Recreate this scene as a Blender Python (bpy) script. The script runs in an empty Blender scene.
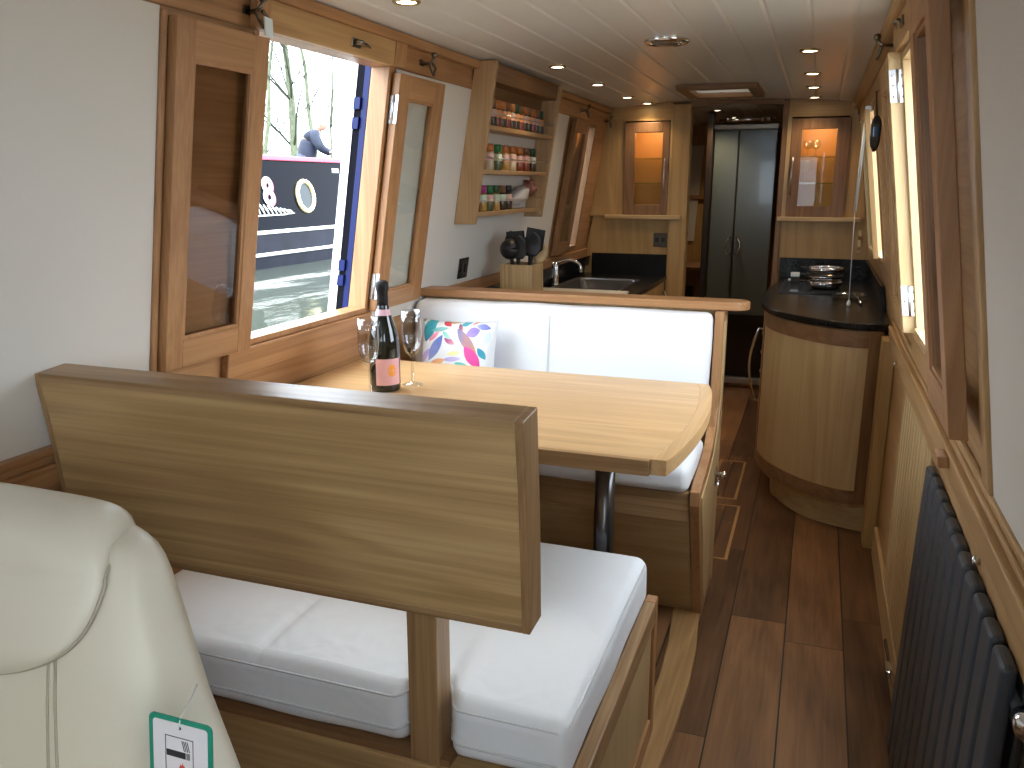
import bpy, bmesh, math, random
from mathutils import Vector, Matrix
random.seed(7)
PI = math.pi
S = bpy.context.scene
COL = S.collection

# ------------------------------------------------------------------ camera
cam_d = bpy.data.cameras.new('camera')
cam = bpy.data.objects.new('camera', cam_d)
COL.objects.link(cam)
cam.location = (0, 0, 1.45)
cam.rotation_euler = (math.radians(90 - 13.47), 0, math.radians(19.85))
cam_d.sensor_width = 36
cam_d.lens = 835 * 36 / 1024
cam_d.clip_start = 0.02
S.camera = cam

# ------------------------------------------------------------------ world, light, exposure
S.view_settings.view_transform = 'Standard'
S.view_settings.look = 'None'
S.view_settings.exposure = 0.0
S.view_settings.gamma = 1.0
S.view_settings.use_curve_mapping = False
S.cycles.use_denoising = True
S.cycles.max_bounces = 10
S.cycles.transparent_max_bounces = 16
S.cycles.sample_clamp_indirect = 6.0
world = bpy.data.worlds.new('overcast_sky')
S.world = world
world.use_nodes = True
wn = world.node_tree
wn.nodes.clear()
w_out = wn.nodes.new('ShaderNodeOutputWorld')
w_bg = wn.nodes.new('ShaderNodeBackground')
w_tc = wn.nodes.new('ShaderNodeTexCoord')
w_sep = wn.nodes.new('ShaderNodeSeparateXYZ')
w_ramp = wn.nodes.new('ShaderNodeValToRGB')
w_ramp.color_ramp.elements[0].position = 0.0
w_ramp.color_ramp.elements[0].color = (0.74, 0.85, 1.0, 1)
w_ramp.color_ramp.elements[1].position = 0.5
w_ramp.color_ramp.elements[1].color = (0.84, 0.93, 1.0, 1)
wn.links.new(w_tc.outputs['Generated'], w_sep.inputs[0])
wn.links.new(w_sep.outputs['Z'], w_ramp.inputs[0])
wn.links.new(w_ramp.outputs[0], w_bg.inputs[0])
w_bg.inputs[1].default_value = 11.0
wn.links.new(w_bg.outputs[0], w_out.inputs[0])
DOWNLIGHT_W = 1.9

def portal(loc, rot, sx, sy):
    l = bpy.data.lights.new('sky_portal', 'AREA')
    l.shape = 'RECTANGLE'
    l.size, l.size_y = sx, sy
    l.cycles.is_portal = True
    o = bpy.data.objects.new('sky_portal', l)
    o.location, o.rotation_euler = loc, rot
    COL.objects.link(o)
# ------------------------------------------------------------------ materials
MATS = {}
def new_mat(name):
    m = bpy.data.materials.new(name)
    m.use_nodes = True
    n = m.node_tree
    return m, n, n.nodes['Principled BSDF']
def plain(name, col, rough=.5, metal=0, coat=0, noise=0.0, nscale=8, bump=0, spec=.5):
    if name in MATS: return MATS[name]
    m, n, b = new_mat(name)
    b.inputs['Base Color'].default_value = (*col, 1)
    b.inputs['Roughness'].default_value = rough
    b.inputs['Metallic'].default_value = metal
    b.inputs['Coat Weight'].default_value = coat
    b.inputs['Specular IOR Level'].default_value = spec
    if noise or bump:
        tc = n.nodes.new('ShaderNodeTexCoord')
        nz = n.nodes.new('ShaderNodeTexNoise')
        nz.inputs['Scale'].default_value = nscale
        nz.inputs['Detail'].default_value = 4
        n.links.new(tc.outputs['Object'], nz.inputs['Vector'])
        if noise:
            r = n.nodes.new('ShaderNodeValToRGB')
            r.color_ramp.elements[0].position = .3
            r.color_ramp.elements[1].position = .7
            r.color_ramp.elements[0].color = (*[c * (1 - noise) for c in col], 1)
            r.color_ramp.elements[1].color = (*[min(1, c * (1 + noise)) for c in col], 1)
            n.links.new(nz.outputs[0], r.inputs[0])
            n.links.new(r.outputs[0], b.inputs['Base Color'])
        if bump:
            bp = n.nodes.new('ShaderNodeBump')
            bp.inputs['Strength'].default_value = bump
            bp.inputs['Distance'].default_value = .01
            n.links.new(nz.outputs[0], bp.inputs['Height'])
            n.links.new(bp.outputs[0], b.inputs['Normal'])
    MATS[name] = m
    return m
def wood(kind, axis):
    key = kind + axis
    if key in MATS: return MATS[key]
    light, dark, rough, figure = WOODS[kind]
    m, n, b = new_mat('oak_' + kind + '_' + axis.lower())
    tc = n.nodes.new('ShaderNodeTexCoord')
    oi = n.nodes.new('ShaderNodeObjectInfo')
    add = n.nodes.new('ShaderNodeVectorMath'); add.operation = 'ADD'
    sc = n.nodes.new('ShaderNodeVectorMath'); sc.operation = 'SCALE'
    n.links.new(oi.outputs['Location'], sc.inputs[0]); sc.inputs['Scale'].default_value = 1.7
    n.links.new(tc.outputs['Object'], add.inputs[0]); n.links.new(sc.outputs[0], add.inputs[1])
    def noise(along, across, detail, dist):
        mp = n.nodes.new('ShaderNodeMapping')
        s = [across] * 3; s['XYZ'.index(axis)] = along
        mp.inputs['Scale'].default_value = s
        n.links.new(add.outputs[0], mp.inputs['Vector'])
        z = n.nodes.new('ShaderNodeTexNoise')
        z.inputs['Scale'].default_value = 1.0
        z.inputs['Detail'].default_value = detail
        z.inputs['Distortion'].default_value = dist
        n.links.new(mp.outputs[0], z.inputs['Vector'])
        return z.outputs[0]
    a = noise(.55, 7 * figure, 2, .9)
    f = noise(2.2, 135, 3, .15)
    # cathedral figure: rings of the broad noise
    ms = n.nodes.new('ShaderNodeMath'); ms.operation = 'MULTIPLY'; ms.inputs[1].default_value = 34
    n.links.new(a, ms.inputs[0])
    si = n.nodes.new('ShaderNodeMath'); si.operation = 'SINE'
    n.links.new(ms.outputs[0], si.inputs[0])
    m1 = n.nodes.new('ShaderNodeMath'); m1.operation = 'MULTIPLY_ADD'; m1.inputs[1].default_value = .13; m1.inputs[2].default_value = .14
    n.links.new(si.outputs[0], m1.inputs[0])
    m2 = n.nodes.new('ShaderNodeMath'); m2.operation = 'MULTIPLY_ADD'; m2.inputs[1].default_value = .74
    n.links.new(f, m2.inputs[0]); n.links.new(m1.outputs[0], m2.inputs[2])
    r = n.nodes.new('ShaderNodeValToRGB')
    r.color_ramp.elements[0].position = .30; r.color_ramp.elements[1].position = .74
    r.color_ramp.elements[0].color = (*dark, 1); r.color_ramp.elements[1].color = (*light, 1)
    n.links.new(m2.outputs[0], r.inputs[0])
    n.links.new(r.outputs[0], b.inputs['Base Color'])
    b.inputs['Roughness'].default_value = rough
    b.inputs['Specular IOR Level'].default_value = .45
    MATS[key] = m
    return m
WOODS = {  # light, dark, roughness, figure frequency
    'table': ((.65, .425, .21), (.51, .31, .14), .32, 1.0),
    'panel': ((.52, .345, .16), (.36, .22, .09), .42, 1.2),
    'frame': ((.44, .235, .105), (.32, .155, .062), .40, 1.0),
    'pale':  ((.56, .40, .205), (.46, .31, .145), .42, .8),
    'kitchen': ((.50, .315, .12), (.39, .23, .08), .42, .8),
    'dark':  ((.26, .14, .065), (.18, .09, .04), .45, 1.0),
    'trim':  ((.50, .31, .14), (.36, .205, .082), .40, 1.0),
    'rack':  ((.46, .30, .155), (.36, .215, .10), .42, .9),
    'edge':  ((.40, .25, .12), (.25, .14, .06), .38, 1.4),
}
def floor_mat():
    m, n, b = new_mat('walnut_planks')
    tc = n.nodes.new('ShaderNodeTexCoord')
    sp = n.nodes.new('ShaderNodeSeparateXYZ'); n.links.new(tc.outputs['Object'], sp.inputs[0])
    def math_(op, a, b2=None, c=None):
        k = n.nodes.new('ShaderNodeMath'); k.operation = op
        for i, v in enumerate((a, b2, c)):
            if v is None: continue
            if isinstance(v, (int, float)): k.inputs[i].default_value = v
            else: n.links.new(v, k.inputs[i])
        return k.outputs[0]
    u = math_('DIVIDE', sp.outputs['X'], .18)
    iu = math_('FLOOR', u); fu = math_('FRACT', u)
    wn1 = n.nodes.new('ShaderNodeTexWhiteNoise'); wn1.noise_dimensions = '1D'; n.links.new(iu, wn1.inputs['W'])
    v = math_('ADD', math_('DIVIDE', sp.outputs['Y'], 1.25), math_('MULTIPLY', wn1.outputs[0], 5))
    iv = math_('FLOOR', v); fv = math_('FRACT', v)
    cb = n.nodes.new('ShaderNodeCombineXYZ'); n.links.new(iu, cb.inputs[0]); n.links.new(iv, cb.inputs[1])
    wn2 = n.nodes.new('ShaderNodeTexWhiteNoise'); n.links.new(cb.outputs[0], wn2.inputs['Vector'])
    off = n.nodes.new('ShaderNodeVectorMath'); off.operation = 'MULTIPLY_ADD'
    n.links.new(cb.outputs[0], off.inputs[0]); off.inputs[1].default_value = (3.7, 5.1, 0); n.links.new(tc.outputs['Object'], off.inputs[2])
    def nz(scale, dist, det):
        mp = n.nodes.new('ShaderNodeMapping'); mp.inputs['Scale'].default_value = scale; n.links.new(off.outputs[0], mp.inputs[0])
        z = n.nodes.new('ShaderNodeTexNoise'); z.inputs['Scale'].default_value = 1; z.inputs['Detail'].default_value = det
        z.inputs['Distortion'].default_value = dist; n.links.new(mp.outputs[0], z.inputs[0]); return z.outputs[0]
    g = nz((11, 1.3, 1), 1.3, 4); fine = nz((90, 4, 1), .3, 3); blot = nz((4, 2.2, 1), .5, 2)
    t = math_('ADD', math_('MULTIPLY', g, .45), math_('MULTIPLY', fine, .25))
    t = math_('ADD', t, math_('MULTIPLY', blot, .35))
    t = math_('ADD', t, math_('MULTIPLY', math_('SUBTRACT', wn2.outputs[0], .5), .30))
    r = n.nodes.new('ShaderNodeValToRGB')
    el = r.color_ramp.elements
    el[0].position = .28; el[0].color = (.055, .025, .012, 1)
    el[1].position = .78; el[1].color = (.36, .185, .085, 1)
    e = el.new(.52); e.color = (.165, .080, .038, 1)
    n.links.new(t, r.inputs[0])
    # dark grooves between the planks and at butt joints
    gr = math_('MAXIMUM', math_('LESS_THAN', fu, .026), math_('LESS_THAN', fv, .0022))
    mx = n.nodes.new('ShaderNodeMix'); mx.data_type = 'RGBA'
    n.links.new(gr, mx.inputs[0]); n.links.new(r.outputs[0], mx.inputs[6]); mx.inputs[7].default_value = (.010, .006, .004, 1)
    n.links.new(mx.outputs[2], b.inputs['Base Color'])
    b.inputs['Roughness'].default_value = .38
    return m
def leather_mat(name, col, rough=.42):
    return plain(name, col, rough, noise=.03, nscale=3, bump=.06)
def fabric_mat():
    m, n, b = new_mat('white_leatherette')
    b.inputs['Base Color'].default_value = (.86, .89, .93, 1)
    b.inputs['Roughness'].default_value = .55
    tc = n.nodes.new('ShaderNodeTexCoord')
    nz = n.nodes.new('ShaderNodeTexNoise'); nz.inputs['Scale'].default_value = 7; nz.inputs['Detail'].default_value = 2; nz.inputs['Distortion'].default_value = .8
    n.links.new(tc.outputs['Object'], nz.inputs[0])
    bp = n.nodes.new('ShaderNodeBump'); bp.inputs['Strength'].default_value = .4; bp.inputs['Distance'].default_value = .014
    n.links.new(nz.outputs[0], bp.inputs['Height']); n.links.new(bp.outputs[0], b.inputs['Normal'])
    return m
def emit(name, col, strength):
    if name in MATS: return MATS[name]
    m = bpy.data.materials.new(name); m.use_nodes = True
    n = m.node_tree; n.nodes.clear()
    o = n.nodes.new('ShaderNodeOutputMaterial'); e = n.nodes.new('ShaderNodeEmission')
    e.inputs[0].default_value = (*col, 1); e.inputs[1].default_value = strength
    n.links.new(e.outputs[0], o.inputs[0]); MATS[name] = m
    return m
def pane_mat(name, tint, refl=1.0):
    m = bpy.data.materials.new(name); m.use_nodes = True
    n = m.node_tree; n.nodes.clear()
    o = n.nodes.new('ShaderNodeOutputMaterial'); tr = n.nodes.new('ShaderNodeBsdfTransparent'); gl = n.nodes.new('ShaderNodeBsdfGlossy')
    tr.inputs[0].default_value = (*tint, 1); gl.inputs['Roughness'].default_value = .02
    fr = n.nodes.new('ShaderNodeFresnel'); fr.inputs[0].default_value = 1.5
    mu = n.nodes.new('ShaderNodeMath'); mu.operation = 'MULTIPLY'; mu.inputs[1].default_value = refl; mu.use_clamp = True
    ge = n.nodes.new('ShaderNodeNewGeometry'); fb = n.nodes.new('ShaderNodeMath'); fb.operation = 'SUBTRACT'; fb.inputs[0].default_value = 1
    n.links.new(ge.outputs['Backfacing'], fb.inputs[1])
    mf = n.nodes.new('ShaderNodeMath'); mf.operation = 'MULTIPLY'
    n.links.new(fr.outputs[0], mf.inputs[0]); n.links.new(fb.outputs[0], mf.inputs[1])
    n.links.new(mf.outputs[0], mu.inputs[0])
    mx = n.nodes.new('ShaderNodeMixShader')
    n.links.new(mu.outputs[0], mx.inputs[0]); n.links.new(tr.outputs[0], mx.inputs[1]); n.links.new(gl.outputs[0], mx.inputs[2])
    n.links.new(mx.outputs[0], o.inputs[0])
    return m
def glass_mat(name, col=(1, 1, 1), rough=0):
    m, n, b = new_mat(name)
    b.inputs['Base Color'].default_value = (*col, 1)
    b.inputs['Roughness'].default_value = rough
    b.inputs['Transmission Weight'].default_value = 1
    b.inputs['IOR'].default_value = 1.45
    return m
WHITE = plain('cream_wall_panel', (.66, .62, .55), .5, noise=.015, nscale=2)
CEIL = plain('white_ceiling_board', (.64, .63, .605), .28, noise=.02, nscale=3)
CHROME = plain('chrome', (.75, .76, .78), .14, metal=1)
STEEL = plain('brushed_steel', (.55, .56, .57), .3, metal=1)
BRASS = plain('dull_brass', (.55, .42, .22), .3, metal=1)
DKMET = plain('antique_metal', (.20, .17, .13), .28, metal=1)
BLACK = plain('black_gloss', (.008, .008, .010), .18)
STONE = plain('black_granite', (.009, .009, .010), .25, noise=.5, nscale=160, spec=.28)
BLACKM = plain('black_plastic', (.012, .012, .013), .45)
RAD = plain('anthracite_paint', (.040, .046, .056), .42, spec=.4)
DARKV = plain('dark_void', (.010, .009, .008), .8)
FABRIC = fabric_mat()
SEAMW = plain('white_piping', (.66, .68, .70), .6)
LEATHER = leather_mat('cream_leather', (.60, .555, .44))
SEAML = plain('leather_seam', (.36, .32, .235), .6)
PANE = pane_mat('clear_window_pane', (.93, .95, .94), 1.6)
PANE_T = pane_mat('tinted_window_pane', (.80, .76, .72), 1.6)
PANE_S = pane_mat('smoked_glass', (.30, .32, .30), 2.0)
GLASS = glass_mat('clear_glass')
FLOOR = floor_mat()
# ------------------------------------------------------------------ mesh builder
class MB:
    def __init__(self):
        self.v = []; self.f = []; self.mi = []; self.sm = []; self.cur = 0
    def add(self, verts, faces, smooth=False):
        k = len(self.v)
        self.v += [Vector(p) for p in verts]
        for f in faces:
            self.f.append(tuple(i + k for i in f)); self.mi.append(self.cur); self.sm.append(smooth)
        return self
    def hexa(self, p):   # 8 points: bottom ring 0-3, top ring 4-7
        return self.add(p, [(3, 2, 1, 0), (4, 5, 6, 7), (0, 1, 5, 4), (1, 2, 6, 5), (2, 3, 7, 6), (3, 0, 4, 7)])
    def box(self, x0, x1, y0, y1, z0, z1):
        return self.hexa([(x0, y0, z0), (x1, y0, z0), (x1, y1, z0), (x0, y1, z0), (x0, y0, z1), (x1, y0, z1), (x1, y1, z1), (x0, y1, z1)])
    def prism(self, poly, axis, a, b):
        def P(q, t):
            return {'X': (t, q[0], q[1]), 'Y': (q[0], t, q[1]), 'Z': (q[0], q[1], t)}[axis]
        n = len(poly)
        vs = [P(q, a) for q in poly] + [P(q, b) for q in poly]
        fs = [tuple(range(n))[::-1], tuple(range(n, 2 * n))] + [(i, (i + 1) % n, n + (i + 1) % n, n + i) for i in range(n)]
        return self.add(vs, fs)
    def lathe(self, prof, c=(0, 0, 0), n=24, axis='Z', cap=True, smooth=True):
        vs = []; fs = []
        for r, h in prof:
            for i in range(n):
                a = 2 * PI * i / n
                x, y = r * math.cos(a), r * math.sin(a)
                p = {'Z': (x, y, h), 'X': (h, x, y), 'Y': (y, h, x)}[axis]
                vs.append((p[0] + c[0], p[1] + c[1], p[2] + c[2]))
        for k in range(len(prof) - 1):
            for i in range(n):
                j = (i + 1) % n
                fs.append((k * n + i, k * n + j, (k + 1) * n + j, (k + 1) * n + i))
        if cap:
            fs.append(tuple(range(n))[::-1]); fs.append(tuple(range((len(prof) - 1) * n, len(prof) * n)))
        return self.add(vs, fs, smooth)
    def tube(self, pts, r, n=10, closed=False):
        pts = [Vector(p) for p in pts]
        rs = r if isinstance(r, (list, tuple)) else [r] * len(pts)
        vs = []; fs = []; m = len(pts)
        prev = None
        for k, p in enumerate(pts):
            if closed: t = pts[(k + 1) % m] - pts[k - 1]
            else: t = pts[min(k + 1, m - 1)] - pts[max(k - 1, 0)]
            t.normalize()
            if prev is None:
                u = t.orthogonal().normalized()
            else:
                u = prev - t * prev.dot(t)
                u = u.normalized() if u.length > 1e-6 else t.orthogonal().normalized()
            prev = u; w = t.cross(u)
            for i in range(n):
                a = 2 * PI * i / n
                vs.append(p + (u * math.cos(a) + w * math.sin(a)) * rs[k])
        for k in range(m if closed else m - 1):
            k2 = (k + 1) % m
            for i in range(n):
                j = (i + 1) % n
                fs.append((k * n + i, k * n + j, k2 * n + j, k2 * n + i))
        if not closed:
            fs.append(tuple(range(n))[::-1]); fs.append(tuple(range((m - 1) * n, m * n)))
        return self.add(vs, fs, True)
    def loft(self, rings, cap=True, smooth=True):
        n = len(rings[0]); vs = [p for r in rings for p in r]; fs = []
        for k in range(len(rings) - 1):
            for i in range(n):
                j = (i + 1) % n
                fs.append((k * n + i, k * n + j, (k + 1) * n + j, (k + 1) * n + i))
        if cap:
            fs.append(tuple(range(n))[::-1]); fs.append(tuple(range((len(rings) - 1) * n, len(rings) * n)))
        return self.add(vs, fs, smooth)
    def grid(self, fn, nu, nv, smooth=True):
        vs = [fn(i / nu, j / nv) for j in range(nv + 1) for i in range(nu + 1)]
        fs = [(j * (nu + 1) + i, j * (nu + 1) + i + 1, (j + 1) * (nu + 1) + i + 1, (j + 1) * (nu + 1) + i) for j in range(nv) for i in range(nu)]
        return self.add(vs, fs, smooth)
    def build(self, name, mat, parent=None, bevel=0, seg=2, subsurf=0, local=False, fix=True, solid=0):
        me = bpy.data.meshes.new(name)
        off = Vector((0, 0, 0))
        if parent is not None and not local:
            q = parent
            while q is not None:
                off += q.location; q = q.parent
        me.from_pydata([v - off for v in self.v], [], self.f)
        mats = mat if isinstance(mat, (list, tuple)) else [mat]
        for mm in mats: me.materials.append(mm)
        for p, i, s in zip(me.polygons, self.mi, self.sm):
            p.material_index = min(i, len(mats) - 1); p.use_smooth = s
        if fix:
            bm = bmesh.new(); bm.from_mesh(me)
            bmesh.ops.recalc_face_normals(bm, faces=bm.faces); bm.to_mesh(me); bm.free()
        o = bpy.data.objects.new(name, me); COL.objects.link(o)
        if parent is not None: o.parent = parent
        if solid:
            md = o.modifiers.new('thickness', 'SOLIDIFY'); md.thickness = solid; md.offset = 0
        if bevel:
            md = o.modifiers.new('bevel', 'BEVEL'); md.width = bevel; md.segments = seg; md.limit_method = 'ANGLE'; md.angle_limit = math.radians(40)
            md.harden_normals = False
        if subsurf:
            md = o.modifiers.new('smooth', 'SUBSURF'); md.levels = subsurf; md.render_levels = subsurf
        return o
def tag(o, label=None, cat=None, group=None, kind=None):
    for k, v in (('label', label), ('category', cat), ('group', group), ('kind', kind)):
        if v: o[k] = v
    return o
def thing(name, label, cat, loc=(0, 0, 0), group=None, rot=(0, 0, 0)):
    o = bpy.data.objects.new(name, None); COL.objects.link(o)
    o.location = loc; o.rotation_euler = rot; o.empty_display_size = .05
    return tag(o, label, cat, group)
def struct(o):
    o['kind'] = 'structure'; return o
def copy_tree(root, loc, label=None, group=None):
    c = root.copy(); COL.objects.link(c); c.location = loc
    if label: c['label'] = label
    if group: c['group'] = group
    for ch in list(root.children):
        d = ch.copy(); COL.objects.link(d); d.parent = c
        for g in list(ch.children):
            e = g.copy(); COL.objects.link(e); e.parent = d
    return c
BX = lambda *a: MB().box(*a)

# ------------------------------------------------------------------ wall planes (the cabin sides lean in above the gunwale)
def LX(z, d=0): return (-1.44 + .162 * (z - .85) if z > .85 else -1.44) + d
def RX(z, d=0): return (.32 - .15 * (z - .85) if z > .85 else .32) - d
def lb(mb, y0, y1, z0, z1, d0, d1):       # sheared box on the left wall, d inward
    return mb.hexa([(LX(z0, d0), y0, z0), (LX(z0, d1), y0, z0), (LX(z0, d1), y1, z0), (LX(z0, d0), y1, z0),
                    (LX(z1, d0), y0, z1), (LX(z1, d1), y0, z1), (LX(z1, d1), y1, z1), (LX(z1, d0), y1, z1)])
def rb(mb, y0, y1, z0, z1, d0, d1):
    return mb.hexa([(RX(z0, d1), y0, z0), (RX(z0, d0), y0, z0), (RX(z0, d0), y1, z0), (RX(z0, d1), y1, z0),
                    (RX(z1, d1), y0, z1), (RX(z1, d0), y0, z1), (RX(z1, d0), y1, z1), (RX(z1, d1), y1, z1)])
YN, YF = -1.5, 5.3          # cabin ends
ZC = 1.90                   # ceiling edge

# ------------------------------------------------------------------ floor, platform
struct(BX(-1.44, .32, YN, 8.2, -.06, 0).build('floor', FLOOR))
# ceiling: grooved boards, gently cambered, with the roof hatch opening left free
XL, XR = -1.276, .165
XM, XH = (XL + XR) / 2, (XR - XL) / 2
def zceil(x): return ZC + .035 * (1 - ((x - XM) / XH) ** 2)
HX0, HX1, HY0, HY1 = -.675, -.385, 4.50, 4.90
def ceil_strip(mb, xa, xb, y0, y1):
    pts = []
    w = .1208
    k0 = math.floor((xa - XL) / w)
    xs = {xa, xb}
    for k in range(0, 14):
        g = XL + k * w
        for q in (g - .009, g, g + .009):
            if xa < q < xb: xs.add(q)
        for q in (g + .04, g + .08):
            if xa < q < xb: xs.add(q)
    prof = []
    for x in sorted(xs):
        r = ((x - XL) / w) % 1
        groove = .0035 if (r < .01 or r > .99) else 0
        prof.append((x, zceil(x) + groove))
    prof += [(xb, zceil(xb) + .05), (xa, zceil(xa) + .05)]
    mb.prism(prof, 'Y', y0, y1)
cm = MB()
ceil_strip(cm, XL, XR, YN, HY0)
ceil_strip(cm, XL, HX0, HY0, HY1); ceil_strip(cm, HX1, XR, HY0, HY1)
ceil_strip(cm, XL, XR, HY1, 8.2)
struct(cm.build('ceiling', CEIL))
# raised dinette step with its curved oak nosing
def platform():
    edge = [(-.262, .9), (-.270, 1.80), (-.258, 1.99), (-.250, 2.22), (-.258, 2.44), (-.275, 2.62), (-.275, 2.94)]
    mb = MB(); mb.prism([(-1.43, .9)] + [(x - .09, y) for x, y in edge] + [(-1.43, 2.94)], 'Z', 0, .03)
    p = struct(mb.build('trim_9', FLOOR))
    mb = MB(); mb.prism([(x - .09, y) for x, y in edge] + edge[::-1], 'Z', 0, .032)
    n = mb.build('nosing', wood('trim', 'Y'), p, bevel=.004)
platform()
# ------------------------------------------------------------------ side walls
# openings: left (1.855-2.46), left galley (4.72-5.12), right (1.84-2.60), right galley (4.05-4.5), and the saloon windows behind the camera
def side_wall(name, fn, openings, mat):
    mb = MB(); T = -.06
    fn(mb, YN, 8.2, 0, .85, T, 0)
    ys = YN
    for (a, b, z0, z1) in openings:
        fn(mb, ys, a, .85, ZC + .04, T, 0)
        fn(mb, a, b, .85, z0, T, 0)
        fn(mb, a, b, z1, ZC + .04, T, 0)
        ys = b
    fn(mb, ys, 8.2, .85, ZC + .04, T, 0)
    return struct(mb.build(name, mat))
WL = [(1.77, 2.455, 1.032, 1.82), (4.78, 5.03, 1.07, 1.79)]
WR = [(-.55, .20, 1.05, 1.79), (1.84, 2.60, 1.035, 1.79), (3.95, 4.52, 1.12, 1.77)]
wl = side_wall('wall_left', lb, WL, wood('frame', 'Y'))
wr = side_wall('wall_right', rb, WR, wood('trim', 'Y'))
def panel(fn, y0, y1, z0, z1, name, par, mat=None, d=.006):
    mb = MB(); fn(mb, y0, y1, z0, z1, 0, d); return mb.build(name, mat or WHITE, par, bevel=.001)
panel(lb, YN, 1.462, .93, 1.80, 'white_panel', wl)
panel(lb, 2.49, 4.44, .985, 1.800, 'white_panel', wl)
panel(rb, YN, -.62, .93, 1.80, 'white_panel', wr); panel(rb, .26, 1.44, .93, 1.80, 'white_panel', wr)
# beaded wainscot low on the right side
mb = MB()
y = 2.2
while y < 2.9:
    rb(mb, y, y + .050, .12, .86, 0, .013); y += .06
mb.build('beaded_board', wood('pale', 'Z'), wr, bevel=.004)
# far end of the saloon behind the camera
mb = MB()
mb.box(-1.5, -1.0, YN - .06, YN, 0, 1.97); mb.box(0.0, .38, YN - .06, YN, 0, 1.97); mb.box(-1.0, 0.0, YN - .06, YN, 1.86, 1.97); mb.box(-1.0, 0.0, YN - .06, YN, 0, .25)
struct(mb.build('wall_near', wood('trim', 'Z')))
dn = struct(bpy.data.objects.new('door_1', None)); COL.objects.link(dn); dn.location = (-.5, YN - .03, .25)
for xa in (-.99, -.495):
    mb = MB(); xb = xa + .485
    mb.box(xa, xa + .07, YN - .05, YN - .01, .25, 1.86); mb.box(xb - .07, xb, YN - .05, YN - .01, .25, 1.86)
    mb.box(xa + .07, xb - .07, YN - .05, YN - .01, 1.79, 1.86); mb.box(xa + .07, xb - .07, YN - .05, YN - .01, .25, 1.15)
    mb.build('door_frame', wood('frame', 'Z'), dn)
    BX(xa + .07, xb - .07, YN - .034, YN - .028, 1.15, 1.79).build('glass', PANE, dn)

# gunwale mouldings, cornices, sills
def trim(n, fn, y0, y1, rows, mat, bevel=.004):
    mb = MB()
    for (z0, z1, d) in rows: fn(mb, y0, y1, z0, z1, 0, d)
    return struct(mb.build('trim_%d' % n, mat, bevel=bevel))
trim(1, lb, YN, 1.50, [(.86, .905, .035), (.905, .925, .022), (.925, .94, .03)], wood('frame', 'Y'))
trim(2, rb, YN, 3.42, [(.815, .868, .022), (.87, .93, .030), (.93, .945, .018), (.945, .965, .012)], wood('trim', 'Y'))
trim(3, lb, YN, YF - .02, [(1.802, 1.83, .006), (1.872, 1.90, .030)], wood('frame', 'Y'))
trim(4, rb, YN, YF - .02, [(1.795, 1.85, .004), (1.862, 1.90, .032)], wood('trim', 'Y'))
trim(5, rb, 1.44, 1.50, [(.965, 1.795, .014)], wood('trim', 'Z'))
trim(6, lb, 1.462, 1.479, [(.94, 1.795, .014)], wood('frame', 'Z'))
trim(7, lb, 2.47, 2.86, [(.86, .985, .012)], wood('frame', 'Y'))
trim(8, lb, 2.98, YF, [(.94, .99, .030), (.99, 1.045, .018)], wood('frame', 'Y'))
mb = MB(); rb(mb, 2.3, 3.42, 0, .12, 0, .016)
struct(mb.build('baseboard_right', wood('pale', 'Y'), bevel=.004))

# ------------------------------------------------------------------ windows
def window(n, fn, a, b, z0, z1, mat, frame=.03, out='steel'):
    w = struct(bpy.data.objects.new('window_%d' % n, None)); COL.objects.link(w)
    X = LX if fn is lb else RX
    w.location = (X(z0), (a + b) / 2, z0)
    mb = MB()          # wood lined reveal
    fn(mb, a, a + .018, z0, z1, -.058, .006); fn(mb, b - .018, b, z0, z1, -.058, .006)
    fn(mb, a + .018, b - .018, z1 - .018, z1, -.058, .006); fn(mb, a + .018, b - .018, z0, z0 + .018, -.058, .012)
    mb.build('frame', wood(mat, 'Z'), w, bevel=.002)
    return w
w1 = window(1, lb, 1.77, 2.455, 1.032, 1.82, 'frame')
BLUE = plain('royal_blue_paint', (.004, .010, .085), .3, spec=.2)
NAVY = plain('black_rubber', (.002, .0022, .006), .7, spec=.1)
WHT = plain('white_paint', (.80, .82, .84), .35)
def ring(fn, a, b, z0, z1, t, d0, d1):
    mb = MB()
    fn(mb, a, a + t, z0, z1, d0, d1); fn(mb, b - t, b, z0, z1, d0, d1)
    fn(mb, a + t, b - t, z1 - t, z1, d0, d1); fn(mb, a + t, b - t, z0, z0 + t, d0, d1); return mb
def side_only(fn, y0, y1, z0, z1, d0, d1):
    mb = MB(); fn(mb, y0, y1, z0, z1, d0, d1); return mb
side_only(lb, 2.438, 2.48, 1.02, 1.83, -.080, -.060).build('steel_reveal', BLUE, w1)
side_only(lb, 2.438, 2.48, 1.02, 1.83, -.105, -.080).build('seal', NAVY, w1)
side_only(lb, 2.436, 2.48, 1.02, 1.83, -.135, -.105).build('white_rim', WHT, w1)
side_only(lb, 1.78, 2.46, .94, .965, -.14, -.060).build('white_rim', WHT, w1)
for z in (1.62, 1.68, 1.17, 1.12):
    side_only(lb, 2.428, 2.438, z, z + .035, -.104, -.082).build('catch_plate', BLUE, w1)
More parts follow.
